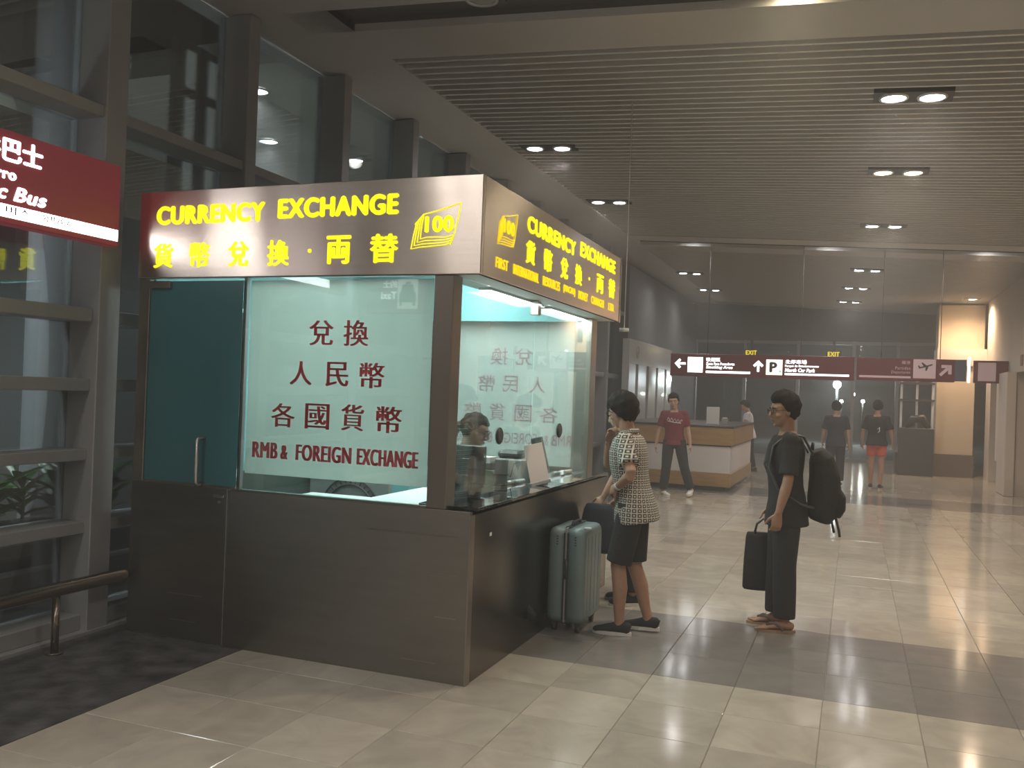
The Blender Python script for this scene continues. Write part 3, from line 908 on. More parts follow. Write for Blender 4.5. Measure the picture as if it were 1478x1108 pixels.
for y0, y1 in ((6.31, 6.47), (6.60, 6.75)):
    for z0, z1 in ((2.9, 4.14), (4.22, 4.56)):
        B('lit_pane', M['lit_window'], gs, -5.63, -5.61, y0, y1, z0, z1)
    B('lower_panel', M['night_wall'], gs, -5.63, -5.61, y0, y1, -.15, 2.75)
# outdoor railing and planter
rl = empty('outdoor_railing', (-5.2, 6, 0), 'thin grey metal railing just outside the windows', 'railing')
for z in (.50, .30):
    MB().tube([(-5.2, -2, z), (-5.2, 12, z)], .018, 8).build('rail', M['frame'], rl)
for y in range(-2, 13, 2):
    MB().cyl((-5.2, y + .3, -.15), .02, .68, 8).build('upright', M['frame'], rl)
ol = empty('added_outdoor_lamp', (-4.98, 1.9, 2.9), 'added white bulkhead lamp on an arm outside the windows, out of view', 'lamp')  # unseen lamp added to brighten the column and plants outside
MB().tube([(-4.80, 1.9, 3.0), (-5.0, 1.9, 3.02), (-5.1, 1.9, 2.98)], .015, 8).build('arm', M['darkgrey'], ol)
MB().tube([(-5.1, 1.9, 3.0), (-5.1, 1.9, 2.94)], [.05, .11], 16).build('shade', M['darkgrey'], ol)
MB().ell((-5.1, 1.9, 2.93), (.06, .06, .04), 14, 8).build('bulb', M['lens_cool'], ol)
point_light('lamp', 'POINT', (-5.1, 1.9, 2.84), 130, COOL, .06, ol)
M['leaf'] = mat('leaf_green', (.055, .16, .035), .45, noise=(9, .35))
M['planter'] = mat('planter_grey', (.10, .10, .10), .7)


def leaf(mb, base, ang, length, wid, lift, droop):
    n = 5
    d = Vector((math.cos(ang), math.sin(ang), 0)); sd = Vector((-math.sin(ang), math.cos(ang), 0))
    vs = []
    for i in range(n + 1):
        t = i / n
        p = Vector(base) + d * (length * t * math.cos(lift * (1 - t * .5))) + Vector((0, 0, length * (math.sin(lift) * t - droop * t * t)))
        ww = wid * math.sin(PI * min(1, (t * .93 + .05))) ** .8
        vs += [p - sd * ww, p + Vector((0, 0, -ww * .35)), p + sd * ww]
    fs = []
    for i in range(n):
        fs += [(i*3, i*3+1, i*3+4, i*3+3), (i*3+1, i*3+2, i*3+5, i*3+4)]
    mb.add(vs, fs, True)


pn = empty('planter', (-5.55, 4.5, -.15), 'dark trough planter outside the windows', 'planter')
tr = MB(); tr.prism([(-5.74, -.15), (-5.36, -.15), (-5.32, .55), (-5.80, .55)], 'y', 3.7, 5.7); tr.build('trough', M['planter'], pn)
tr = MB(); tr.box(-5.77, -5.35, 3.73, 5.67, .50, .56); tr.build('soil', mat('soil', (.03, .024, .018), .9), pn)
random.seed(3)
for i in range(8):
    y = 3.95 + i * .22
    x = -5.56 + random.uniform(-.12, .12)
    pr = empty('shrub', (x, y, .55), 'broad-leaved green plant growing in the trough outside', 'plant', 'plants in the outdoor trough')
    MB().tube([(x, y, .5), (x + .01, y, .66), (x, y + .01, .8)], [.014, .012, .006], 7).build('stem', M['leaf'], pr)
    for k in range(18):
        mb = MB()
        leaf(mb, (x, y, .60 + .014 * k), k * 2.4 + random.random(), random.uniform(.22, .36), random.uniform(.035, .055), random.uniform(.5, 1.2), random.uniform(.1, .5))
        mb.build('leaf', M['leaf'], pr)
# street lights and headlamps far beyond the glazed end
M['flare'] = mat('street_lamp_glass', (.9, .9, .9), .4, emit=((.93, .95, 1), 260.0))
M['flare2'] = mat('headlamp_glass', (.9, .9, .9), .4, emit=((1, .95, .85), 45.0))
M['cone_yellow'] = mat('yellow_plastic', (.55, .42, .05), .5, emit=((.5, .4, .05), .15))
sl = empty('street_lamp', (-.72, 41, -.15), 'glaring white street lamp beyond the glazed end wall', 'street lamp')
MB().cyl((-.72, 41.2, -.15), .06, 2.7, 10).build('pole', M['darkgrey'], sl)
MB().ell((-.72, 41, 2.43), (.16, .12, .16), 16, 10).build('lens', M['flare'], sl)
for x, z, y, lb in ((-.05, 2.05, 42, 'lit white lamp on a dark pole beside the glaring street lamp'), (.33, 1.75, 40, 'low warm lamp on a short dark pole beyond the glass'), (-.52, 1.72, 40.5, 'low lamp on a dark pole under the glaring street lamp')):
    t = empty('street_lamp', (x, y, -.15), lb, 'street lamp')
    MB().cyl((x, y + .1, -.15), .04, z + .15, 8).build('pole', M['darkgrey'], t)
    MB().ell((x, y, z), (.07, .06, .07), 12, 8).build('lens', M['flare2'], t)

# ================================================================== FURNITURE AND FITTINGS
# tubular bumper rail along the windows
br = empty('bumper_rail', (-4.36, 3, 0), 'round dark metal bumper rail along the windows up to the kiosk', 'rail')
MB().tube([(-4.34, -4.0, .375), (-4.34, 4.40, .375), (-4.34, 4.50, .375), (-4.34, 4.545, .375)], [.042, .042, .042, .03], 16).build('tube', M['rail'], br)
for y in (-2.6, -.4, 1.8, 4.0):
    MB().tube([(-4.34, y, .335), (-4.34, y, 0)], .022, 10).build('bracket', M['rail'], br)
    MB().cyl((-4.34, y, 0), .05, .012, 16).build('foot_plate', M['rail'], br)
# sensor on a cable behind the kiosk
se = empty('ceiling_sensor', (-2.03, 8.2, 2.24), 'small white disc hanging on a thin pole behind the kiosk sign', 'sensor')
MB().tube([(-2.03, 8.2, 2.26), (-2.03, 8.2, zc(-2.03))], .0045, 6).build('pole', M['white'], se)
MB().cyl((-2.03, 8.2, 2.235), .045, .03, 18).build('disc', M['white'], se)

# information desk
M['wood'] = mat('honey_wood', (.36, .215, .085), .4, noise=(4, .12, (1, 1, 8)))
M['lam_white'] = mat('white_panel', (.66, .62, .60), .45)
M['top_dark'] = mat('dark_desk_top', (.05, .042, .04), .35)
dk = empty('information_desk', (-3.1, 17.5, 0), 'long wooden information desk with a white panel band', 'desk')
DX0, DX1, DY0, DY1 = -4.10, -2.0, 16.15, 19.6
B('toe_kick', M['top_dark'], dk, DX0 + .1, DX1 - .08, DY0 + .08, DY1 - .08, 0, .08)
B('lower_panel', M['wood'], dk, DX0, DX1, DY0 + .02, DY1, .08, .32, .004)
B('white_panel', M['lam_white'], dk, DX0, DX1 - .02, DY0 + .04, DY1 - .02, .32, .79, .004)
B('groove', M['top_dark'], dk, DX0, DX1 - .01, DY0 + .04, DY1 - .01, .79, .815)
B('upper_panel', M['wood'], dk, DX0, DX1 + .02, DY0, DY1, .815, 1.13, .006)
B('top', M['top_dark'], dk, DX0 - .02, DX1 + .04, DY0 - .02, DY1 + .02, 1.13, 1.165, .006)
np_ = B('notice_card', M['white'], None, -2.50, -2.27, 16.5, 16.52, 1.165, 1.49, label='white notice card standing on the wooden desk', cat='card')
B('card_foot', M['grey'], np_, -2.48, -2.29, 16.48, 16.56, 1.165, 1.18)
bx = B('brochure_holder', M['grey'], None, -2.22, -2.12, 16.45, 16.53, 1.165, 1.29, label='small pale holder beside the notice card on the desk', cat='holder')
B('leaflets', M['white'], bx, -2.21, -2.13, 16.455, 16.5, 1.175, 1.31)

# white shopfront partition with tall slots
M['shop_white'] = mat('shop_white_gloss', (.62, .61, .59), .18, coat=.3)
sh = empty('shop_partition', (-4.3, 20.2, 0), 'glossy white shopfront with tall dark slots behind the desk', 'partition')
PX = -4.3
B('header', M['shop_white'], sh, PX - .15, PX, 17.9, 22.4, 2.30, 2.80, .006)
B('sill', M['shop_white'], sh, PX - .15, PX, 17.9, 22.4, 0, .35, .006)
for a, b in ((17.9, 18.5), (18.75, 19.55), (19.8, 20.55), (20.8, 21.55), (21.8, 22.4)):
    B('panel', M['shop_white'], sh, PX - .15, PX, a, b, .35, 2.30, .006)
for a, b in ((18.5, 18.75), (19.55, 19.8), (20.55, 20.8), (21.55, 21.8)):
    B('slot_glass', M['black'], sh, PX - .10, PX - .09, a, b, .35, 2.30)
lg = MB()
lg.tube([(PX + .002, 18.62 + .10 * math.cos(2*PI*j/20), 2.56 + .12 * math.sin(2*PI*j/20)) for j in range(21)], .012, 6, caps=False)
lg.tube([(PX + .002, 18.56, 2.50), (PX + .002, 18.64, 2.62), (PX + .002, 18.68, 2.52)], .01, 6)
lg.build('round_emblem', M['grey'], sh)

# things at the right: notice boards and white pillar
B('notice_board', M['lam_white'], None, 2.795, 2.847, 20.5, 21.35, .55, 2.2, .004, label='narrow pale notice board beside the opening in the pale wall', cat='board')
nb = bpy.data.objects['notice_board']
for z0, z1 in ((1.75, 1.95), (1.3, 1.5), (.95, 1.2)):
    B('notice', M['grey'], nb, 2.796, 2.80, 20.7, 21.15, z0, z1)
B('call_point', mat('call_point', (.25, .16, .13), .5), None, 2.82, 2.85, 18.6, 18.75, 2.45, 2.65, .004, label='small dark wall box above the opening in the pale wall', cat='box')

# ================================================================== INSIDE THE KIOSK
def monitor(loc, w_, h_, rz, label, tilt=0.0):
    r = empty('computer_monitor', loc, label, 'monitor')
    T = Matrix.Translation(loc) @ Matrix.Rotation(rz, 4, 'Z')
    TT = T @ Matrix.Translation((0, 0, .10 + h_ / 2)) @ Matrix.Rotation(tilt, 4, 'X')
    MB().box(-w_/2, w_/2, -.012, .018, -h_/2, h_/2, .006).xform(TT).build('shell', M['black'], r)
    MB().box(-w_/2 + .012, w_/2 - .012, -.0135, -.012, -h_/2 + .012, h_/2 - .012).xform(TT).build('screen', M['darkgrey'], r)
    MB().box(-.03, .03, .018, .045, -.11 - h_ * .0, .04, .004).xform(TT).build('neck', M['black'], r)
    MB().box(-.03, .03, .02, .05, .0, .16, .004).xform(T).build('neck', M['black'], r)
    MB().box(-.11, .11, -.06, .10, 0, .012, .004).xform(T).build('foot', M['black'], r)
    return r


monitor((-2.325, 5.36, .93), .25, .25, math.radians(172), 'black monitor on the counter seen from behind before the clerk')
monitor((-2.27, 6.62, .93), .34, .26, math.radians(98), 'slim black monitor seen edge-on beside the tilted notice', math.radians(-14))
# tilted notice stand on the ledge
ns = empty('notice_stand', (-2.02, 5.98, .985), 'tilted pinkish notice sheet standing on the counter ledge', 'notice')
T = Matrix.Translation((-2.04, 5.98, .99)) @ Matrix.Rotation(math.radians(58), 4, 'Z') @ Matrix.Rotation(math.radians(-10), 4, 'X') @ Matrix.Rotation(math.radians(-9), 4, 'Y')
MB().box(-.085, .085, -.002, .002, .0, .29).xform(T).build('sheet', M['paper'], ns)
MB().box(-.09, .09, -.012, .03, .0, .025, .003).xform(T).build('holder', M['grey'], ns)
MB().prism([(0, .0), (.09, 0), (0, .22)], 'x', -.01, .01).xform(T).build('prop', M['grey'], ns)
# grey card holder / terminal and counting machine
ct = empty('card_terminal', (-2.215, 5.66, .93), 'tall grey terminal on the counter ledge beside the monitor', 'terminal')
T = Matrix.Translation((-2.215, 5.66, .93)) @ Matrix.Rotation(math.radians(20), 4, 'Z')
MB().box(-.045, .045, -.03, .03, 0, .25, .006).xform(T).build('body', M['grey'], ct)
MB().box(-.047, .047, -.034, -.028, .14, .148).xform(T).build('seam', M['darkgrey'], ct)
MB().box(-.047, .047, -.034, -.028, .07, .076).xform(T).build('seam', M['darkgrey'], ct)
M['cash_green'] = mat('olive_plastic', (.10, .12, .08), .5)
mc = empty('note_counter', (-2.45, 6.1, .93), 'squat dark note counting machine on the kiosk desk', 'machine')
mb = MB(); mb.prism([(-2.58, .93), (-2.36, .93), (-2.36, .99), (-2.42, 1.06), (-2.55, 1.07), (-2.58, 1.03)], 'y', 6.0, 6.25); mb.build('body', M['cash_green'], mc)
B('hopper', M['darkgrey'], mc, -2.56, -2.44, 6.03, 6.22, 1.06, 1.12, .01)
B('notes', M['paper'], mc, -2.55, -2.46, 6.05, 6.2, 1.10, 1.15)
m2 = empty('coin_machine', (-2.42, 6.42, .93), 'pale grey counter machine with dark lid behind the tilted notice', 'machine')
B('body', M['grey'], m2, -2.52, -2.30, 6.30, 6.50, .93, 1.13, .01); B('lid', M['darkgrey'], m2, -2.51, -2.33, 6.31, 6.49, 1.13, 1.19, .02)
for i, (x, y, z) in enumerate([(-2.24, 5.93, .985), (-2.2, 6.95, .985)]):
    t = empty('paper_roll', (x, y, z), ('rolled paper lying on the counter by the terminal', 'rolled paper lying at the far end of the counter')[i], 'paper')
    MB().tube([(x - .02, y - .17, z + .014), (x + .03, y + .17, z + .014)], .013, 10).build('roll', M['white_inside'], t)
    MB().tube([(x - .0, y - .03, z + .014), (x + .01, y + .03, z + .014)], .0145, 10).build('band', M['grey'], t)
pb = empty('pen_pot', (-2.3, 6.02, .93), 'small dark pot with a pen on the kiosk desk', 'pot')
MB().tube([(-2.3, 6.02, .93), (-2.3, 6.02, 1.02)], [.03, .034], 14).build('pot', M['darkgrey'], pb)
MB().tube([(-2.3, 6.02, .96), (-2.27, 6.04, 1.12), (-2.25, 6.06, 1.13)], .004, 6).build('pen', M['black'], pb)
cb = MB().tube([(-2.40, 5.02, .935), (-2.37, 5.05, .945), (-2.38, 5.12, .936), (-2.42, 5.2, .936), (-2.5, 5.2, .936)], .004, 6)
cb.build('cable', M['black'], None, label='thin black cable lying on the kiosk desk by the monitor', cat='cable')
sk = B('sticker', M['white'], K, R, R + .0015, 4.86, 4.89, .79, .81)
em = empty('ringed_panel', (-3.55, 6.0, .5), 'grey standing panel with a round ringed emblem low behind the front glass', 'panel')
B('panel', M['grey'], em, -3.95, -3.25, 6.0, 6.05, 0, .93, .006)
rr = MB()
for rad_ in (.20, .25):
    rr.tube([(-3.58 + rad_ * math.cos(2*PI*j/32), 5.995, .68 + rad_ * math.sin(2*PI*j/32)) for j in range(33)], .007, 6, caps=False)
for j in range(32):
    a_ = 2*PI*j/32
    rr.tube([(-3.58 + .21 * math.cos(a_), 5.995, .68 + .21 * math.sin(a_)), (-3.58 + .24 * math.cos(a_), 5.995, .68 + .24 * math.sin(a_))], .004, 5)
rr.build('ring_emblem', M['darkgrey'], em)

# ================================================================== PEOPLE
def skin_mat(name, c):
    m = mat(name, c, .5, noise=(25, .06))
    p = m.node_tree.nodes['Principled BSDF']
    p.inputs['Subsurface Weight'].default_value = .08
    p.inputs['Subsurface Radius'].default_value = (.02, .008, .004)
    return m


M['skin'] = skin_mat('skin', (.50, .30, .21))
M['skin_tan'] = skin_mat('skin_tan', (.40, .225, .15))
M['hair'] = mat('black_hair', (.016, .013, .012), .75, bump=(120, .5), spec=.15)
M['cloth_black'] = mat('black_cloth', (.020, .020, .022), .85, bump=(13, .9))
M['cloth_trouser'] = mat('charcoal_trouser', (.028, .028, .031), .85, bump=(13, .9))
M['cloth_red'] = mat('maroon_cloth', (.17, .016, .026), .8, bump=(13, .9))
M['cloth_white'] = mat('white_cloth', (.62, .60, .63), .8, bump=(13, .9))
M['cloth_orange'] = mat('coral_cloth', (.62, .11, .075), .8)
M['cloth_navy'] = mat('navy_cloth', (.022, .026, .045), .85)
M['cloth_olive'] = mat('olive_cloth', (.075, .085, .07), .85, bump=(13, .9))
M['rubber_white'] = mat('white_rubber', (.68, .66, .62), .6)
M['sandal'] = mat('tan_rubber', (.36, .24, .16), .6)
M['lip'] = mat('lip', (.34, .13, .11), .5)
M['eye_white'] = mat('eye_white', (.65, .63, .6), .3)
M['eye_dark'] = mat('eye_dark', (.015, .01, .008), .2)


def shirt_pattern():
    m = mat('shirt_square_print', (.5, .5, .5), .8)
    nt = m.node_tree; N = nt.nodes.new; Lk = nt.links.new
    tc = N('ShaderNodeTexCoord'); sx = N('ShaderNodeSeparateXYZ'); Lk(tc.outputs['Object'], sx.inputs[0])
    def mth(op, a, b=None):
        n = N('ShaderNodeMath'); n.operation = op
        for i, v in enumerate((a, b)):
            if v is None: continue
            if isinstance(v, (int, float)): n.inputs[i].default_value = v
            else: Lk(v, n.inputs[i])
        return n.outputs[0]
    # run around the body: angle about the spine times a mean radius
    ang = mth('MULTIPLY', mth('ARCTAN2', sx.outputs['X'], sx.outputs['Y']), .16)
    P_ = .031
    def cell(v):
        return mth('ABSOLUTE', mth('SUBTRACT', mth('FRACT', mth('DIVIDE', mth('ADD', v, 10.0), P_)), .5))
    d = mth('MAXIMUM', cell(ang), cell(sx.outputs['Z']))
    outer = mth('GREATER_THAN', d, .395)
    inner = mth('LESS_THAN', d, .17)
    fac = mth('MAXIMUM', outer, inner)
    mx = N('ShaderNodeMix'); mx.data_type = 'RGBA'
    mx.inputs['A'].default_value = (.035, .03, .028, 1); mx.inputs['B'].default_value = (.56, .52, .45, 1)
    Lk(fac, mx.inputs['Factor']); Lk(mx.outputs['Result'], nt.nodes['Principled BSDF'].inputs['Base Color'])
    return m


M['shirt_print'] = shirt_pattern()


def remesh(mb, vox, smooth=3, name='m', fac=.5):
    me = mb.mesh(name, (0, 0, 0))
    o = bpy.data.objects.new('tmp', me); COL.objects.link(o)
    r = o.modifiers.new('r', 'REMESH'); r.mode = 'VOXEL'; r.voxel_size = vox; r.use_smooth_shade = True
    if smooth:
        s_ = o.modifiers.new('s', 'SMOOTH'); s_.iterations = smooth; s_.factor = fac
    bpy.context.view_layer.update()
    out = bpy.data.meshes.new_from_object(o.evaluated_get(bpy.context.evaluated_depsgraph_get()))
    bpy.data.objects.remove(o); bpy.data.meshes.remove(me)
    out.materials.clear()
    out.polygons.foreach_set('use_smooth', [True] * len(out.polygons))
    return out


def V(*a): return Vector(a)


def rotm(pitch=0, roll=0, yaw=0):
    """pitch forward (+), roll to the right (+), yaw to the left (+); degrees"""
    return (Matrix.Rotation(math.radians(yaw), 3, 'Z') @ Matrix.Rotation(math.radians(roll), 3, 'Y') @ Matrix.Rotation(math.radians(-pitch), 3, 'X'))


def hand(mb, W, d, n, t, s=1.0, curl=(25, 30, 20), spread=.1):
    """W wrist, d along the hand, n palm normal, t toward the thumb"""
    d = d.normalized(); n = (n - d * n.dot(d)).normalized(); t = (t - d * t.dot(d) - n * t.dot(n)).normalized()
    mb.tube([W - d * .02 * s, W + d * .02 * s, W + d * .055 * s, W + d * .09 * s, W + d * .10 * s],
            [(.016 * s, .025 * s), (.017 * s, .033 * s), (.016 * s, .040 * s), (.013 * s, .040 * s), (.008 * s, .036 * s)], 12, hint=n)
    for k, (off, L_) in enumerate(((.030, .078), (.010, .088), (-.010, .082), (-.029, .064))):
        p = W + d * (.088 * s) + t * (off * s)
        dr_ = (d + t * (off * spread * 20)).normalized()
        pts = [p - dr_ * .02 * s, p]
        ang = 0
        for j, fr in enumerate((.45, .32, .25)):
            ang += math.radians(curl[j])
            q = dr_ * math.cos(ang) + n * math.sin(ang)
            p = p + q * (L_ * fr * s)
            pts.append(p)
        mb.tube(pts, [.0085 * s, .009 * s, .0085 * s, .008 * s, .0062 * s], 8)
    p = W + d * (.022 * s) + t * (.028 * s) + n * (.006 * s)
    q1 = (d * .65 + t * .65 + n * .35).normalized(); q2 = (d * .85 + t * .3 + n * .45).normalized()
    mb.tube([p - q1 * .015 * s, p + q1 * .04 * s, p + q1 * .04 * s + q2 * .03 * s, p + q1 * .04 * s + q2 * .055 * s], [.014 * s, .0115 * s, .0105 * s, .0075 * s], 8)


def head_shape(mb, T, s, female=False):
    k = len(mb.v)
    mb.ell((0, -.014, .028), (.075, .097, .090), 20, 14)
    mb.tube([(0, .012, .05), (0, .013, .015), (0, .018, -.03), (0, .026, -.068), (0, .036, -.098), (0, .040, -.112)],
            [(.072, .076), (.071, .074), (.064, .068), (.053, .058), (.036, .042), (.02, .026)] if not female else
            [(.070, .072), (.069, .070), (.060, .065), (.047, .054), (.030, .038), (.016, .022)], 18, hint=(1, 0, 0))
    mb.tube([(0, .078, .030), (0, .094, .002), (0, .108, -.022), (0, .098, -.034), (0, .082, -.038)], [(.007, .007), (.009, .009), (.014, .010), (.013, .008), (.008, .006)], 10, hint=(1, 0, 0))
    mb.ell((0, .077, .032), (.050, .013, .010), 12, 6)
    mb.ell((0, .078, -.064), (.024, .012, .012), 12, 6)
    mb.ell((0, .070, -.098), (.020, .014, .013), 12, 6)
    for sx in (-1, 1):
        mb.ell((sx * .077, -.006, -.004), (.010, .019, .031), 10, 8)
        mb.ell((sx * .042, .060, -.028), (.020, .018, .020), 10, 6)
    mb.xform(T, k)


def hair_mesh(kind, s, seed=1):
    """closed lump following the skull; outside the hair area it dips under the skin"""
    n, m = 40, 28
    vs, fs = [], []
    rnd = random.Random(seed)
    ph0 = [rnd.uniform(0, 6.28) for _ in range(6)]
    for i in range(m + 1):
        el = -PI / 2 + PI * i / m
        for j in range(n):
            az = 2 * PI * j / n          # 0 = front (+y)
            d = Vector((math.sin(az) * math.cos(el), math.cos(az) * math.cos(el), math.sin(el)))
            front = math.cos(az)
            # hairline height by azimuth
            if kind == 'short':
                line = .062 + .0 * front if front > .55 else (-.004 if abs(front) < .18 else (.03 if front > 0 else -.062))
                if front > .55: line = .070
                elif front > .18: line = -.004 + (front - .18) / .37 * .074
                elif front > -.25: line = -.004 - (.18 - front) / .43 * .04
                else: line = -.044 - (-.25 - front) / .75 * .03
                thick = .019 + .020 * max(0, math.sin(el)) + .006 * max(0, front)
            elif kind == 'mop':
                if front > .5: line = .042
                elif front > .1: line = -.010 + (front - .1) / .4 * .052
                else: line = -.010 - (.1 - front) / 1.1 * .085
                thick = .028 + .012 * max(0, math.sin(el))
            else:   # tied back
                if front > .5: line = .060
                elif front > .0: line = -.03 + front / .5 * .09
                else: line = -.03 + front * .04
                thick = .012
            base = Vector((.075 * d.x, .097 * d.y - .014, .090 * d.z + .028))
            w_ = 1 / (1 + math.exp(-(base.z - line) / .006))
            bumps = .004 * math.sin(9 * az + ph0[0] + 5 * el) + .003 * math.sin(17 * az + ph0[1]) + .003 * math.sin(11 * el + ph0[2] + 3 * az)
            vs.append((base + d * ((thick + bumps) * w_ - .016 * (1 - w_))))
    for i in range(m):
        for j in range(n):
            fs.append((i*n + j, i*n + (j+1) % n, (i+1)*n + (j+1) % n, (i+1)*n + j))
    return vs, fs


def shoe(mb_u, mb_s, A, yaw, s=1.0, low=True):
    """upper and sole of a shoe under ankle point A (x,y), toe along yaw (0 = +y)"""
    T = Matrix.Translation((A[0], A[1], A[2])) @ Matrix.Rotation(yaw, 4, 'Z') @ Matrix.Rotation(A[3] if len(A) > 3 else 0, 4, 'X')
    k = len(mb_u.v)
    mb_u.tube([(0, -.075, .045), (0, -.06, .05), (0, .0, .052), (0, .06, .042), (0, .12, .032), (0, .165, .027), (0, .182, .024)],
              [(.03, .024), (.042, .034), (.045, .037), (.034, .041), (.026, .043), (.020, .036), (.008, .018)], 14, hint=(0, 0, 1))
    mb_u.xform(T, k)
    k = len(mb_s.v)
    pts = []
    for j in range(28):
        a = 2 * PI * j / 28
        y = .052 + .138 * math.sin(a)
        wd = .045 if y > .05 else .036
        pts.append((wd * math.cos(a), y))
    mb_s.prism(pts, 'z', 0, .024)
    mb_s.xform(T, k)


def person(label, loc, rz, H=1.70, vox=.007, torso=(0, 0, 0), head=(0, 0, 0), arms=None, legs=None, skin='skin', shirt='cloth_black', hem=.80, sleeve=.55, collar=False,
           bottoms='cloth_trouser', leg_end=1.9, hair='short', shoes=('cloth_black', 'rubber_white'), footwear='shoe', female=False, build=1.0, glasses=False, seated=False, watch=False, collar_mat=None,
           loose=1.0, group=None, feet_yaw=(8, -8), seat_z=None, curls=None, seed=1):
    s = H / 1.72
    Rt = rotm(*torso)
    Pv = V(0, 0, .93) * s
    tor = lambda x, y, z: Pv + Rt @ (V(x, y, z) * s)
    N_ = tor(0, -.015, .515)
    Rh = Rt @ rotm(*head)
    Hc = N_ + Rt @ V(0, .005, .05) * s + Rh @ V(0, .022, .10) * s
    HT = Matrix.Translation(Hc) @ Rh.to_4x4() @ Matrix.Scale(s, 4)
    bw = build * (.93 if female else 1.0)
    rings = [(-.13, .10, .075, 0), (-.06, .155, .105, -.01), (.02, .160, .108, -.008), (.11, .138, .098, .0), (.20, .140, .100, .005), (.30, .158, .110, .004), (.38, .168, .108, -.004),
             (.44, .155, .092, -.012), (.485, .105, .072, -.015), (.515, .062, .060, -.015)]
    sh = {-1: tor(-.172 * bw, -.012, .452), 1: tor(.172 * bw, -.012, .452)}
    UA, FA = .285 * s, .25 * s
    arms = arms or {}
    J = {}
    for sd in (-1, 1):
        u, f, hd, nrm = arms.get(sd, ((sd * .12, .02, -1), (sd * .03, .14, -1), (0, .1, -1), (-sd, .1, 0)))
        u = V(*u).normalized(); f = V(*f).normalized()
        e = sh[sd] + u * UA
        wv = e + f * FA
        J[sd] = (e, wv, V(*hd).normalized(), V(*nrm).normalized(), u, f)
    hips = {sd: Pv + V(sd * .092 * s, 0, -.02 * s) for sd in (-1, 1)}
    TH, SHN = .43 * s, .415 * s
    legs = legs or {}
    Kn = {}
    for sd in (-1, 1):
        a, b = legs.get(sd, ((sd * .02, .01, -1), (sd * .0, -.02, -1)))
        kn = hips[sd] + V(*a).normalized() * TH
        an = kn + V(*b).normalized() * SHN
        Kn[sd] = (kn, an)
    low = min(Kn[sd][1].z for sd in (-1, 1)) - .075 * s
    if seat_z is not None: low = 0
    dz = V(0, 0, -low if seat_z is None else seat_z - Pv.z + .10 * s)
    # ---- body
    body = MB()
    def torso_loft(mb, inflate=0.0, z0=-.2, z1=.6, extra=None, flare=0.0):
        rr = [r for r in rings if z0 - 1e-6 <= r[0] <= z1 + 1e-6]
        if extra: rr = extra + rr
        pts = [tor(0, r[3], r[0]) for r in rr]
        rad_ = [((r[1] * bw + inflate) * s, (r[2] * bw + inflate) * s) for r in rr]
        mb.tube(pts, rad_, 20, hint=Rt @ V(1, 0, 0))
    torso_loft(body)
    body.tube([N_ - Rt @ V(0, 0, .05) * s, N_ + Rt @ V(0, .004, .03) * s, Hc + Rh @ V(0, -.02, -.045) * s], [.064 * s, .054 * s, .054 * s], 14)
    head_shape(body, HT, s, female)
    ar = .88 if female else 1.0
    for sd in (-1, 1):
        e, wv, hd, nrm, u, f = J[sd]
        body.tube([N_ - Rt @ V(-sd * .03, 0, .045) * s, sh[sd] + Rt @ V(-sd * .02, 0, .005) * s], [.05 * s, .05 * s], 12)
        body.tube([sh[sd] - u * .02 * s, sh[sd] + u * .06 * s, (sh[sd] + e) / 2, e - u * .02 * s, e + f * .03 * s, e + f * .08 * s, e + f * .16 * s, wv],
                  [r * s * ar for r in (.048, .050, .045, .038, .039, .040, .033, .024)], 12)
        hand(body, wv, hd, nrm, V(0, 1, 0) if abs(hd.y) < .8 else V(0, 0, 1), s * (.94 if female else 1.0), (curls or {}).get(sd, (22, 28, 18)))
        kn, an = Kn[sd]
        h_ = hips[sd]
        body.tube([h_ + V(0, 0, .03) * s, h_ * .6 + kn * .4, h_ * .12 + kn * .88, kn, kn * .82 + an * .18 + V(0, -.006, 0), kn * .62 + an * .38 + V(0, -.010, 0), kn * .25 + an * .75, an, an - V(0, 0, .03) * s],
                  [r * s * ar for r in (.088, .080, .058, .055, .054, .055, .040, .034, .036)], 14)
        if footwear == 'sandal':
            T = Matrix.Translation(V(an.x, an.y, 0) - dz) @ Matrix.Rotation(math.radians(feet_yaw[0 if sd < 0 else 1]), 4, 'Z')
            k = len(body.v)
            body.tube([(0, -.065, .04), (0, -.05, .045), (0, .0, .055), (0, .06, .045), (0, .11, .034), (0, .14, .030)], [(.018, .02), (.028, .032), (.036, .034), (.027, .037), (.016, .042), (.012, .040)], 12, hint=(0, 0, 1))
            for q in range(5):
                xq = (-.032 + .016 * q) * -sd
                body.tube([(xq, .12, .030), (xq, .155 + .016 - .006 * q, .026), (xq, .178 + .016 - .009 * q, .024)], [.010, .0095, .006] if q else [.013, .013, .008], 7)
            body.xform(T, k)
        else:
            body.tube([an, an + V(0, .03, -.03) * s, an + V(0, .08, -.045) * s], [.036 * s, .035 * s, .025 * s], 10)
    MT = Matrix.Translation(dz)
    body.xform(MT)
    bme = remesh(body, vox, 2, 'person', .45)
    bme.materials.append(M[skin])
    root = bpy.data.objects.new('person', bme); COL.objects.link(root)
    root.location = loc; root.rotation_euler = (0, 0, math.radians(rz)); WL[root] = Vector(loc)
    tag(root, label, 'person', group)
    def child(name, me, mt, lab=None):
        if isinstance(me, MB):
            me = me.mesh(name, (0, 0, 0))
        o = link(name, me, M[mt] if isinstance(mt, str) else mt, root, loc)
        if lab: o['label'] = lab
        return o
    cv = max(vox, .008)
    # ---- shirt
    st = MB()
    zh = (hem - .93)
    ex = [(zh, .162 + .012 * loose, .112 + .012 * loose, -.005), (min(-.03, zh + .10), .163 + .006 * loose, .112 + .006 * loose, -.006)] if zh < -.04 else None
    torso_loft(st, .016 * loose, .02 if ex else zh, .49, ex)
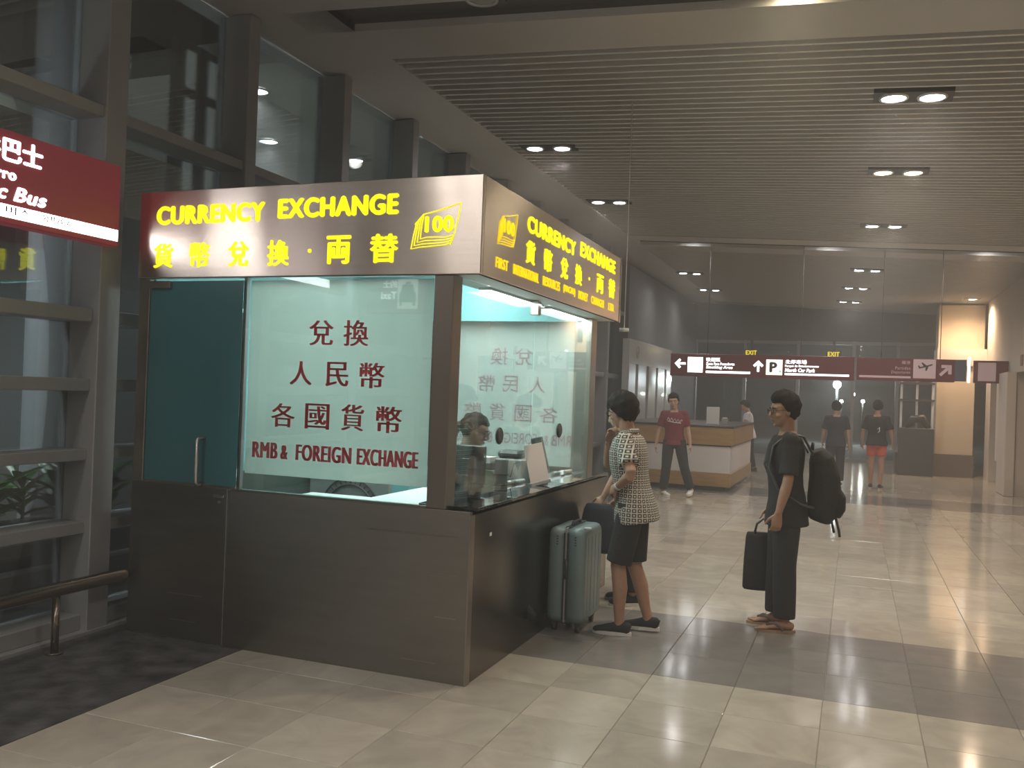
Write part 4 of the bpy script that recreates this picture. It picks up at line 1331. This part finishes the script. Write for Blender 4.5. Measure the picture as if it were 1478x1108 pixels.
    for sd in (-1, 1):
        e, wv, hd, nrm, u, f = J[sd]
        st.tube([N_ - Rt @ V(-sd * .045, 0, .05) * s, sh[sd] + Rt @ V(-sd * .02, 0, .004) * s], [.054 * s, .060 * s], 14)
        st.ell(sh[sd] + Rt @ V(0, 0, .002) * s, (.066 * s,) * 3, 14, 10)
        if sleeve <= 1:
            pts = [sh[sd] - u * .015 * s, sh[sd] + u * (.05 * s), sh[sd] + u * (UA * sleeve * .7), sh[sd] + u * (UA * sleeve)]
            st.tube(pts, [.060 * s, .064 * s, (.060 + .004 * loose) * s, (.058 + .008 * loose) * s], 14)
        else:
            st.tube([sh[sd] - u * .015 * s, sh[sd] + u * (.05 * s), (sh[sd] + e) / 2, e, e + f * .08 * s, e + f * (FA * (sleeve - 1))],
                    [.060 * s, .062 * s, .056 * s, .050 * s, .048 * s, .040 * s], 14)
    st.xform(MT)
    sh_o = child('shirt', remesh(st, cv, 7, 'shirt'), shirt)
    if collar:
        cl = MB()
        up = Rt @ V(0, 0, 1)
        for a0, a1, oo in ((20, 340, 0),):
            pts = []
            for q in range(25):
                a = math.radians(a0 + (a1 - a0) * q / 24)
                pts.append(N_ + Rt @ V(math.sin(a) * .068, math.cos(a) * .070 - .004, -.012 + .02 * (1 - math.cos(a)) * .5) * s)
            cl.tube(pts, [(.020 * s, .009 * s)] * 25, 8, hint=up)
        cl.xform(MT)
        child('collar', cl, collar_mat or shirt)
    # ---- bottoms
    bt = MB()
    torso_loft(bt, .012, -.13, .11)
    for sd in (-1, 1):
        kn, an = Kn[sd]; h_ = hips[sd]
        if leg_end <= 1:       # shorts: fraction of the thigh
            q = h_ + (kn - h_) * leg_end
            bt.tube([h_ + V(0, 0, .03) * s, h_ * .6 + q * .4, q], [.100 * s, .097 * s, .094 * s], 16)
        else:
            t_ = leg_end - 1
            q = kn + (an - kn) * t_
            wl = .012 * loose
            bt.tube([h_ + V(0, 0, .03) * s, h_ * .6 + kn * .4, kn, kn * .5 + q * .5, q], [.098 * s, (.088 + wl * .6) * s, (.064 + wl) * s, (.056 + wl * 1.4) * s, (.046 + wl * 1.6) * s], 16)
    bt.xform(MT)
    child('shorts' if leg_end <= 1 else 'trousers', remesh(bt, cv, 3, 'bottoms'), bottoms)
    # ---- footwear
    for i, sd in enumerate((-1, 1)):
        kn, an = Kn[sd]
        a = an + dz
        lift = a.z - .075 * s
        yw = math.radians(feet_yaw[i])
        if footwear == 'shoe':
            mu, ms = MB(), MB()
            shoe(mu, ms, (a.x, a.y, max(0, lift), -min(.6, lift * 3.2)), yw, s)
            so = child('shoe', mu, shoes[0])
            o = child('sole', ms, shoes[1]); o.parent = so; o.location = (0, 0, 0)
        else:
            ms = MB()
            pts = []
            for j in range(28):
                q = 2 * PI * j / 28
                y = .062 + .142 * math.sin(q)
                pts.append(((.048 if y > .05 else .037) * math.cos(q), y))
            ms.prism(pts, 'z', 0, .018)
            T = Matrix.Translation((a.x, a.y, 0)) @ Matrix.Rotation(yw, 4, 'Z')
            ms.xform(T)
            so = child('sandal', ms, 'sandal')
            tg = MB()
            for q in (-1, 1):
                tg.tube([(q * .042, .01, .02), (q * .040, .045, .055), (q * .02, .085, .066), (-sd * -.014, .125, .048)], [(.010, .004)] * 4, 8)
            tg.xform(T)
            o = child('thong_strap', tg, 'brown'); o.parent = so; o.location = (0, 0, 0)
    # ---- hair and face
    hv, hf = hair_mesh(hair if hair != 'ponytail' else 'tied', s, seed)
    hm = MB(); hm.add(hv, hf, True); hm.xform(MT @ HT)
    ho = child('hair', hm, 'hair')
    if hair == 'ponytail':
        pt = MB()
        pt.tube([(0, -.10, .03), (0, -.13, .0), (0, -.145, -.06), (0, -.135, -.13), (0, -.125, -.19)], [(.02, .022), (.030, .030), (.032, .034), (.026, .028), (.010, .012)], 12)
        pt.xform(MT @ HT)
        o = child('ponytail', pt, 'hair'); o.parent = ho; o.location = (0, 0, 0)
    for sx in (-1, 1):
        ew = MB().ell((sx * .031, .0815, .008), (.0125, .006, .0065), 12, 8); ew.xform(MT @ HT)
        eo = child('eye', ew, 'eye_white')
        ei = MB().ell((sx * .031, .0862, .008), (.0058, .0025, .0058), 10, 6); ei.xform(MT @ HT)
        o = child('iris', ei, 'eye_dark'); o.parent = eo; o.location = (0, 0, 0)
        eb = MB().tube([(sx * .014, .090, .028), (sx * .032, .090, .033), (sx * .050, .078, .027)], [.0035, .004, .0025], 6); eb.xform(MT @ HT)
        child('eyebrow', eb, 'hair')
    lp = MB().ell((0, .0885, -.058), (.022, .006, .005), 12, 6).ell((0, .0875, -.066), (.019, .006, .0055), 12, 6); lp.xform(MT @ HT)
    child('lips', lp, 'lip')
    if glasses:
        g = MB()
        for sx in (-1, 1):
            g.tube([(sx * (.034 + .026 * math.cos(2*PI*j/20)), .102 - .006 * abs(math.cos(2*PI*j/20)), .006 + .019 * math.sin(2*PI*j/20)) for j in range(21)], .0024, 6, caps=False)
            g.tube([(sx * .060, .097, .012), (sx * .078, .06, .012), (sx * .082, -.005, .010)], .0022, 6)
        g.tube([(-.009, .103, .012), (.009, .103, .012)], .002, 6)
        g.xform(MT @ HT)
        child('glasses', g, 'black')
    if watch:
        e, wv, hd, nrm, u, f = J[watch]
        c_ = wv - f * .03 * s + dz
        wm = MB().tube([c_ - f * .012, c_ + f * .012], [.031 * s, .030 * s], 14)
        child('watch', wm, 'rubber_white')
    pts = {'hand%d' % sd: J[sd][1] + J[sd][2] * .09 * s + dz for sd in (-1, 1)}
    pts.update({'wrist%d' % sd: J[sd][1] + dz for sd in (-1, 1)})
    pts['chest'] = tor(0, 0, .3) + dz; pts['Rt'] = Rt; pts['head'] = Hc + dz
    Rz = Matrix.Rotation(math.radians(rz), 4, 'Z')
    root_pts = {k_: Vector(loc) + (Rz @ v) for k_, v in pts.items() if isinstance(v, Vector)}
    return root, root_pts, child


# man in the printed shirt at the counter (left arm akimbo, right hand at the chin)
man1, p1, c1 = person('man in a square-print shirt and black shorts leaning at the kiosk counter', (-1.40, 6.13, 0), 92, 1.65, .0065, torso=(9, 0, 0), head=(2, 0, -26),
    arms={-1: ((-.58, -.34, -.76), (.66, .52, -.42), (.75, .55, -.3), (.4, -.8, -.2)), 1: ((.0, .62, -.78), (-.55, -.08, .85), (-.20, -.25, .95), (-.5, -.8, 0))},
    legs={-1: ((-.0, .20, -1), (-.0, -.06, -1)), 1: ((.02, .02, -1), (.02, -.30, -1))}, skin='skin_tan', shirt='shirt_print', hem=.80, sleeve=.72, bottoms='cloth_black', leg_end=.94,
    hair='mop', shoes=('cloth_black', 'rubber_white'), loose=1.9, glasses=True, watch=-1, feet_yaw=(0, -6), collar=True, curls={1: (45, 50, 30)})
# the man waiting with backpack and briefcase
man2, p2, c2 = person('man in black with glasses, waiting in sandals behind the man at the counter', (-.44, 6.78, 0), 102, 1.68, .0065, torso=(2, 0, 0), head=(3, 0, 14),
    arms={-1: ((-.14, .05, -1), (-.02, .26, -1), (.02, .12, -1), (1, .1, 0)), 1: ((.12, .08, -1), (.0, .22, -1), (0, .1, -1), (-1, .1, 0))},
    legs={-1: ((-.02, .02, -1), (0, -.03, -1)), 1: ((.02, .06, -1), (0, .02, -1))}, skin='skin_tan', shirt='cloth_black', hem=.76, sleeve=.86, bottoms='cloth_trouser', leg_end=1.93,
    hair='short', footwear='sandal', glasses=True, loose=1.7, feet_yaw=(0, -4), curls={-1: (30, 40, 30), 1: (60, 70, 40)}, seed=4)
# customer mostly hidden behind the man in the printed shirt
man3, p3, c3 = person('dark-clothed customer at the counter, hidden behind the man in the printed shirt', (-1.615, 7.02, 0), 112, 1.60, .010, torso=(10, 0, 0), head=(8, 0, -20),
    arms={-1: ((-.2, .35, -.9), (.10, .45, -.85), (.1, .5, -.75), (.5, 0, -.5))}, shirt='cloth_olive', sleeve=.8, bottoms='cloth_black', leg_end=1.9, hair='short', loose=1.4, seed=6)
# walkers
man4, p4, c4 = person('walker in a maroon t-shirt, black trousers and white shoes before the desk', (-2.78, 14.95, 0), 186, 1.68, .009, torso=(2, 2, 4), head=(4, 4, -6),
    arms={-1: ((-.26, .05, -1), (-.18, .12, -1), (-.1, .1, -1), (1, .1, 0)), 1: ((.28, -.08, -1), (.16, .12, -1), (.1, .1, -1), (-1, .1, 0))},
    legs={-1: ((-.22, .10, -1), (-.30, -.26, -1)), 1: ((.06, .10, -1), (.10, -.02, -1))}, shirt='cloth_red', hem=.86, sleeve=.75, bottoms='cloth_black', leg_end=1.92, hair='short', shoes=('rubber_white', 'rubber_white'), loose=1.3, feet_yaw=(-10, 40), seed=9)
man5, p5, c5 = person('person in a pale shirt and black trousers carrying a bag beside the desk', (-2.22, 21.2, 0), 100, 1.62, .012, torso=(8, 0, 0), head=(14, 0, 0),
    arms={-1: ((-.2, .3, -.9), (.2, .9, .05), (.2, .9, 0), (0, 0, -1)), 1: ((.2, .3, -.9), (-.2, .9, .05), (-.2, .9, 0), (0, 0, -1))},
    legs={-1: ((0, .18, -1), (0, .05, -1)), 1: ((0, -.1, -1), (0, -.2, -1))}, shirt='cloth_white', bottoms='cloth_black', leg_end=1.93, seed=12, shoes=('cloth_black', 'cloth_black'))
man6, p6, c6 = person('walker in dark navy shirt and trousers heading for the glazed end wall', (-.32, 18.85, 0), 4, 1.66, .010, torso=(4, 0, 0), head=(6, 0, 0),
    arms={-1: ((-.2, .12, -1), (-.1, .3, -1), (0, .3, -1), (1, 0, 0)), 1: ((.2, -.1, -1), (.1, .1, -1), (0, .1, -1), (-1, 0, 0))},
    legs={-1: ((-.03, -.06, -1), (-.02, -.24, -1)), 1: ((.02, .12, -1), (0, .04, -1))}, shirt='cloth_navy', bottoms='cloth_navy', leg_end=1.9, sleeve=.8, loose=1.6, seed=15)
man7, p7, c7 = person('walker in a black t-shirt and coral shorts heading for the glazed end wall', (.43, 18.95, 0), -6, 1.70, .010, torso=(3, 0, 0), head=(5, 0, 0),
    arms={-1: ((-.3, .05, -1), (-.1, .4, -1), (0, .4, -1), (1, 0, 0)), 1: ((.32, .0, -1), (.1, .45, -.9), (0, .5, -.8), (-1, 0, 0))},
    legs={-1: ((-.0, .08, -1), (0, .0, -1)), 1: ((.0, -.03, -1), (0, -.14, -1))}, shirt='cloth_black', bottoms='cloth_orange', leg_end=.62, sleeve=.8, loose=1.8, hem=.84, shoes=('darkgrey', 'rubber_white'), seed=18)
# the clerk inside
clerk, pc, cc = person('clerk with a ponytail and white collar seated behind the kiosk glass', (-2.50, 5.62, 0), -78, 1.62, .008, torso=(6, 0, 0), head=(12, 0, 4), female=True, seat_z=.65, hem=.86,
    arms={-1: ((-.12, .25, -.95), (.25, .95, -.05), (.2, .95, 0), (0, 0, -1)), 1: ((.12, .25, -.95), (-.2, .95, -.05), (-.15, .95, 0), (0, 0, -1))},
    legs={-1: ((-.06, 1, -.05), (0, .0, -1)), 1: ((.06, 1, -.05), (0, .0, -1))}, shirt='cloth_black', sleeve=1.7, bottoms='cloth_black', leg_end=1.9, hair='ponytail', glasses=True, collar=True, collar_mat='cloth_white',
    shoes=('cloth_black', 'cloth_black'), seed=21)
stl = empty('stool', (-2.53, 5.62, 0), 'black office stool under the kiosk clerk', 'stool')
MB().tube([(-2.53, 5.62, .53), (-2.53, 5.62, .54), (-2.53, 5.62, .605), (-2.53, 5.62, .615)], [.17, .19, .19, .17], 24).build('seat', M['cloth_black'], stl)
MB().cyl((-2.53, 5.62, .06), .025, .46, 12).build('column', M['chrome'], stl)
for q in range(5):
    a_ = 2 * PI * q / 5
    lg = MB().tube([(-2.53, 5.62, .075), (-2.53 + .24 * math.cos(a_), 5.62 + .24 * math.sin(a_), .045)], [.02, .014], 8); lg.build('leg', M['darkgrey'], stl)
    MB().ell((-2.53 + .24 * math.cos(a_), 5.62 + .24 * math.sin(a_), .022), (.02, .02, .022), 10, 6).build('castor', M['black'], stl)

# ---- what the people carry
def world_lump(name, mb, vox, mt, smooth=3):
    org = mb.org()
    me = remesh(mb, vox, smooth, name)
    me.transform(Matrix.Translation(-org))
    return link(name, me, M[mt], None, org)


def bag_frame(loc, rz):
    return Matrix.Translation(loc) @ Matrix.Rotation(math.radians(rz), 4, 'Z')


# backpack (local: y forward along the wearer)
T = bag_frame((man2.location.x, man2.location.y, -.032), 102)
bp = MB()
bp.tube([(0, -.235, .82), (0, -.245, .86), (0, -.265, 1.0), (0, -.262, 1.15), (0, -.235, 1.27), (0, -.205, 1.33)], [(.13, .07), (.155, .095), (.16, .115), (.155, .105), (.14, .085), (.10, .045)], 18, hint=(1, 0, 0))
bp.tube([(0, -.345, .86), (0, -.365, .92), (0, -.365, 1.0), (0, -.34, 1.06)], [(.10, .03), (.12, .045), (.12, .045), (.10, .03)], 14, hint=(1, 0, 0))
bp.xform(T)
bpo = world_lump('backpack', bp, .009, 'cloth_black')
tag(bpo, 'bulky black backpack on the back of the waiting man', 'backpack')
for sx in (-1, 1):
    mb = MB().tube([(sx * .10, -.16, 1.30), (sx * .11, -.09, 1.425), (sx * .115, .02, 1.44), (sx * .118, .115, 1.35), (sx * .125, .142, 1.20), (sx * .155, .08, 1.05), (sx * .165, -.08, .95), (sx * .14, -.17, .93)], [(.008, .022)] * 8, 8)
    mb.xform(T).build('shoulder_strap', M['darkgrey'], bpo)
    mb = MB().tube([(sx * .10, -.33, .86), (sx * .11, -.35, .78), (sx * .10, -.36, .73)], [(.003, .010)] * 3, 6); mb.xform(T).build('dangling_strap', M['black'], bpo)
mb = MB().tube([(-.04, -.17, 1.33), (-.02, -.175, 1.38), (.02, -.175, 1.38), (.04, -.17, 1.33)], .007, 8); mb.xform(T).build('grab_loop', M['black'], bpo)
mb = MB().box(-.018, .018, -.415, -.408, .985, 1.0); mb.xform(T).build('buckle', M['grey'], bpo)
# briefcase in the right hand
hw = p2['hand1']
T = bag_frame((hw.x, hw.y, hw.z), 102)
bc = MB()
bc.tube([(0, .02, -.53), (0, .02, -.51), (0, .02, -.30), (0, .02, -.125), (0, .02, -.10)], [(.045, .15), (.055, .16), (.055, .155), (.04, .145), (.02, .135)], 20, hint=(1, 0, 0))
bc.xform(T)
bco = world_lump('briefcase', bc, .008, 'cloth_black')
tag(bco, 'soft black briefcase held low by the waiting man', 'bag')
for sx in (-.022, .022):
    mb = MB().tube([(sx, -.06, -.11), (sx * .6, -.055, -.04), (0, -.03, .006), (0, .03, .006), (sx * .6, .085, -.04), (sx, .10, -.11)], .0065, 8); mb.xform(T).build('handle', M['black'], bco)
# suitcase
M['case'] = mat('pale_teal_shell', (.17, .235, .235), .38, noise=(3, .05), coat=.15)
M['case_trim'] = mat('case_trim_dark', (.03, .035, .04), .4)
su = empty('suitcase', (-1.80, 6.12, 0), 'pale blue-green hard-shell suitcase standing against the kiosk side', 'suitcase')
x0, x1, y0, y1, z0, z1 = -1.940, -1.675, 5.89, 6.35, .065, .715


def shell(xa, xb):
    n = 5
    def outline(ins, rr):
        pts = []
        for cx, cz, a0 in ((y1 - rr - ins, z1 - rr - ins, 0), (y0 + rr + ins, z1 - rr - ins, 90), (y0 + rr + ins, z0 + rr + ins, 180), (y1 - rr - ins, z0 + rr + ins, 270)):
            for i in range(n + 1):
                a = math.radians(a0 + 90 * i / n)
                pts.append((cx + rr * math.cos(a), cz + rr * math.sin(a)))
        return pts
    side = 1 if xb > xa else -1
    w_ = abs(xb - xa)
    mb = MB()
    prof = [(0, 0), (w_ - .045, 0), (w_ - .02, .006), (w_ - .006, .018), (w_, .035)]
    loops = []
    for (t, ins) in prof:
        o = outline(ins, .05)
        loops.append([(xa + side * t, p[0], p[1]) for p in o])
    m_ = len(loops[0])
    vs = [v for lp_ in loops for v in lp_]
    fs = [(i*m_ + j, i*m_ + (j+1) % m_, (i+1)*m_ + (j+1) % m_, (i+1)*m_ + j) for i in range(len(loops) - 1) for j in range(m_)]
    mb.add(vs, fs, True)
    mb.f.append(tuple(range((len(loops)-1)*m_, len(loops)*m_))); mb.sm.append(False)
    mb.f.append(tuple(range(m_))[::-1]); mb.sm.append(False)
    # raised ribs on the broad face
    for q in range(4):
        yc = y0 + .10 + q * .087
        xx = xb + side * .002
        mb.box(min(xx, xx - side * .006), max(xx, xx - side * .006), yc - .014, yc + .014, z0 + .06, z1 - .06, .002)
    return mb


xm = (x0 + x1) / 2
shell(xm + .006, x1).build('shell', M['case'], su); shell(xm - .006, x0).build('shell', M['case'], su)
fr = MB()
for yy in (y0 - .004, y1 + .004): fr.box(xm - .017, xm - .006, yy - .004, yy + .004, z0 + .03, z1 - .03); fr.box(xm + .006, xm + .017, yy - .004, yy + .004, z0 + .03, z1 - .03)
for zz in (z0 - .003, z1 + .003): fr.box(xm - .017, xm - .006, y0 + .03, y1 - .03, zz - .004, zz + .004); fr.box(xm + .006, xm + .017, y0 + .03, y1 - .03, zz - .004, zz + .004)
fr.build('frame_trim', M['case_trim'], su)
B('frame_strip', M['grey'], su, xm - .006, xm + .006, y0 - .003, y1 + .003, z0 + .01, z1 + .002)
MB().tube([(xm + .004, y0 - .006, .50), (xm + .012, y0 - .03, .49), (xm + .016, y0 - .036, .44), (xm + .012, y0 - .03, .39), (xm + .004, y0 - .006, .38)], .010, 10).build('side_handle', M['case_trim'], su)
MB().tube([(xm, y0 + .13, z1), (xm, y0 + .15, z1 + .025), (xm, y0 + .30, z1 + .025), (xm, y0 + .32, z1)], .010, 10).build('top_handle', M['case_trim'], su)
for sx in (-1, 1):
    for k in range(4):
        B('vent_mark', M['case_trim'], su, xm + sx * .065 - .006, xm + sx * .065 + .006, y0 - .0015, y0, .60 + k * .018, .608 + k * .018)
for xx in (x0 + .05, x1 - .05):
    for yy in (y0 + .06, y1 - .06):
        wh = MB().cyl((xx - .012, yy, .026), .026, .024, 16, 'x').build('wheel', M['black'], su)
        B('wheel_mount', M['case_trim'], wh, xx - .018, xx + .018, yy - .02, yy + .02, .045, .07)
B('baggage_tag', M['white'], su, x1 - .03, x1 + .02, y0 + .06, y0 + .09, z1 + .0, z1 + .006)
# dark tote held over the suitcase by the hidden customer
hw = p3['hand-1']
tb = MB()
bx_, by_ = hw.x + .02, hw.y
tb.tube([(bx_, by_, .42), (bx_, by_, .45), (bx_, by_, .62), (bx_, by_, .76), (bx_, by_, .80)], [(.13, .05), (.15, .065), (.15, .06), (.12, .04), (.10, .02)], 18, hint=(1, 0, 0))
tbo = world_lump('tote_bag', tb, .009, 'cloth_navy')
tag(tbo, 'dark navy tote bag hanging behind the suitcase', 'bag')
MB().tube([(bx_ - .07, by_, .78), (bx_ - .05, by_, hw.z - .02), (hw.x, hw.y, hw.z + .005), (bx_ + .05, by_, hw.z - .02), (bx_ + .07, by_, .78)], .007, 8).build('handle', M['black'], tbo)
# shoulder bag of the person by the desk
hw = (p5['hand-1'] + p5['hand1']) / 2
sb = MB().box(hw.x - .13, hw.x + .10, hw.y - .16, hw.y + .16, hw.z - .20, hw.z + .05, .03)
sbo = world_lump('shopping_bag', sb, .015, 'cloth_white')
tag(sbo, 'white bag held up by the person in the pale shirt', 'bag')
MB().tube([(hw.x, hw.y - .08, hw.z + .03), (hw.x, hw.y - .05, hw.z + .12), (hw.x, hw.y + .05, hw.z + .12), (hw.x, hw.y + .08, hw.z + .03)], .008, 6).build('handle', M['black'], sbo)
# white script print on the maroon shirt, white patch on the black shirt
def print_on(root_loc, rz, pts, r, mtl, child, name):
    mb = MB().tube(pts, r, 6)
    child(name, mb, mtl)


pts = [(-.125 + .25 * t, .147 - .035 * (2 * t - 1) ** 2, 1.245 + .022 * math.sin(t * 30) + .035 * t) for t in [i / 40 for i in range(41)]]
print_on(None, 0, pts, (.004, .009), 'rubber_white', c4, 'chest_print') if False else c4('chest_print', MB().tube(pts, [(.009, .004)] * 41, 6).tube([(-.11, .138, 1.215), (0, .152, 1.222), (.11, .138, 1.245)], [(.007, .004)] * 3, 6), 'rubber_white')
c7('back_print', MB().tube([(.02, -.152, 1.16), (.05, -.150, 1.20), (.06, -.150, 1.13), (.03, -.152, 1.10)], .012, 6), 'rubber_white')
# dark stand and frames by the cream pier
ds = empty('dark_booth', (1.3, 23.6, 0), 'dark low booth with a white framed pane beside the cream pier', 'booth')
B('cabinet', M['darkgrey'], ds, 1.0, 1.76, 23.1, 23.44, 0, 1.12, .01)
for x in (1.02, 1.36, 1.70):
    B('frame_post', M['white'], ds, x, x + .05, 23.3, 23.36, 1.12, 2.6)
for z in (1.75, 2.15):
    B('shelf', M['darkgrey'], ds, 1.0, 1.76, 23.25, 23.4, z, z + .05)
B('small_sign', M['white'], ds, 1.2, 1.5, 23.28, 23.3, 2.25, 2.5)
MB().tube([(1.15, 23.25, 1.12), (1.3, 23.25, 1.32), (1.5, 23.25, 1.36), (1.65, 23.25, 1.12)], [.05, .1, .11, .06], 10).build('heap', M['black'], ds)
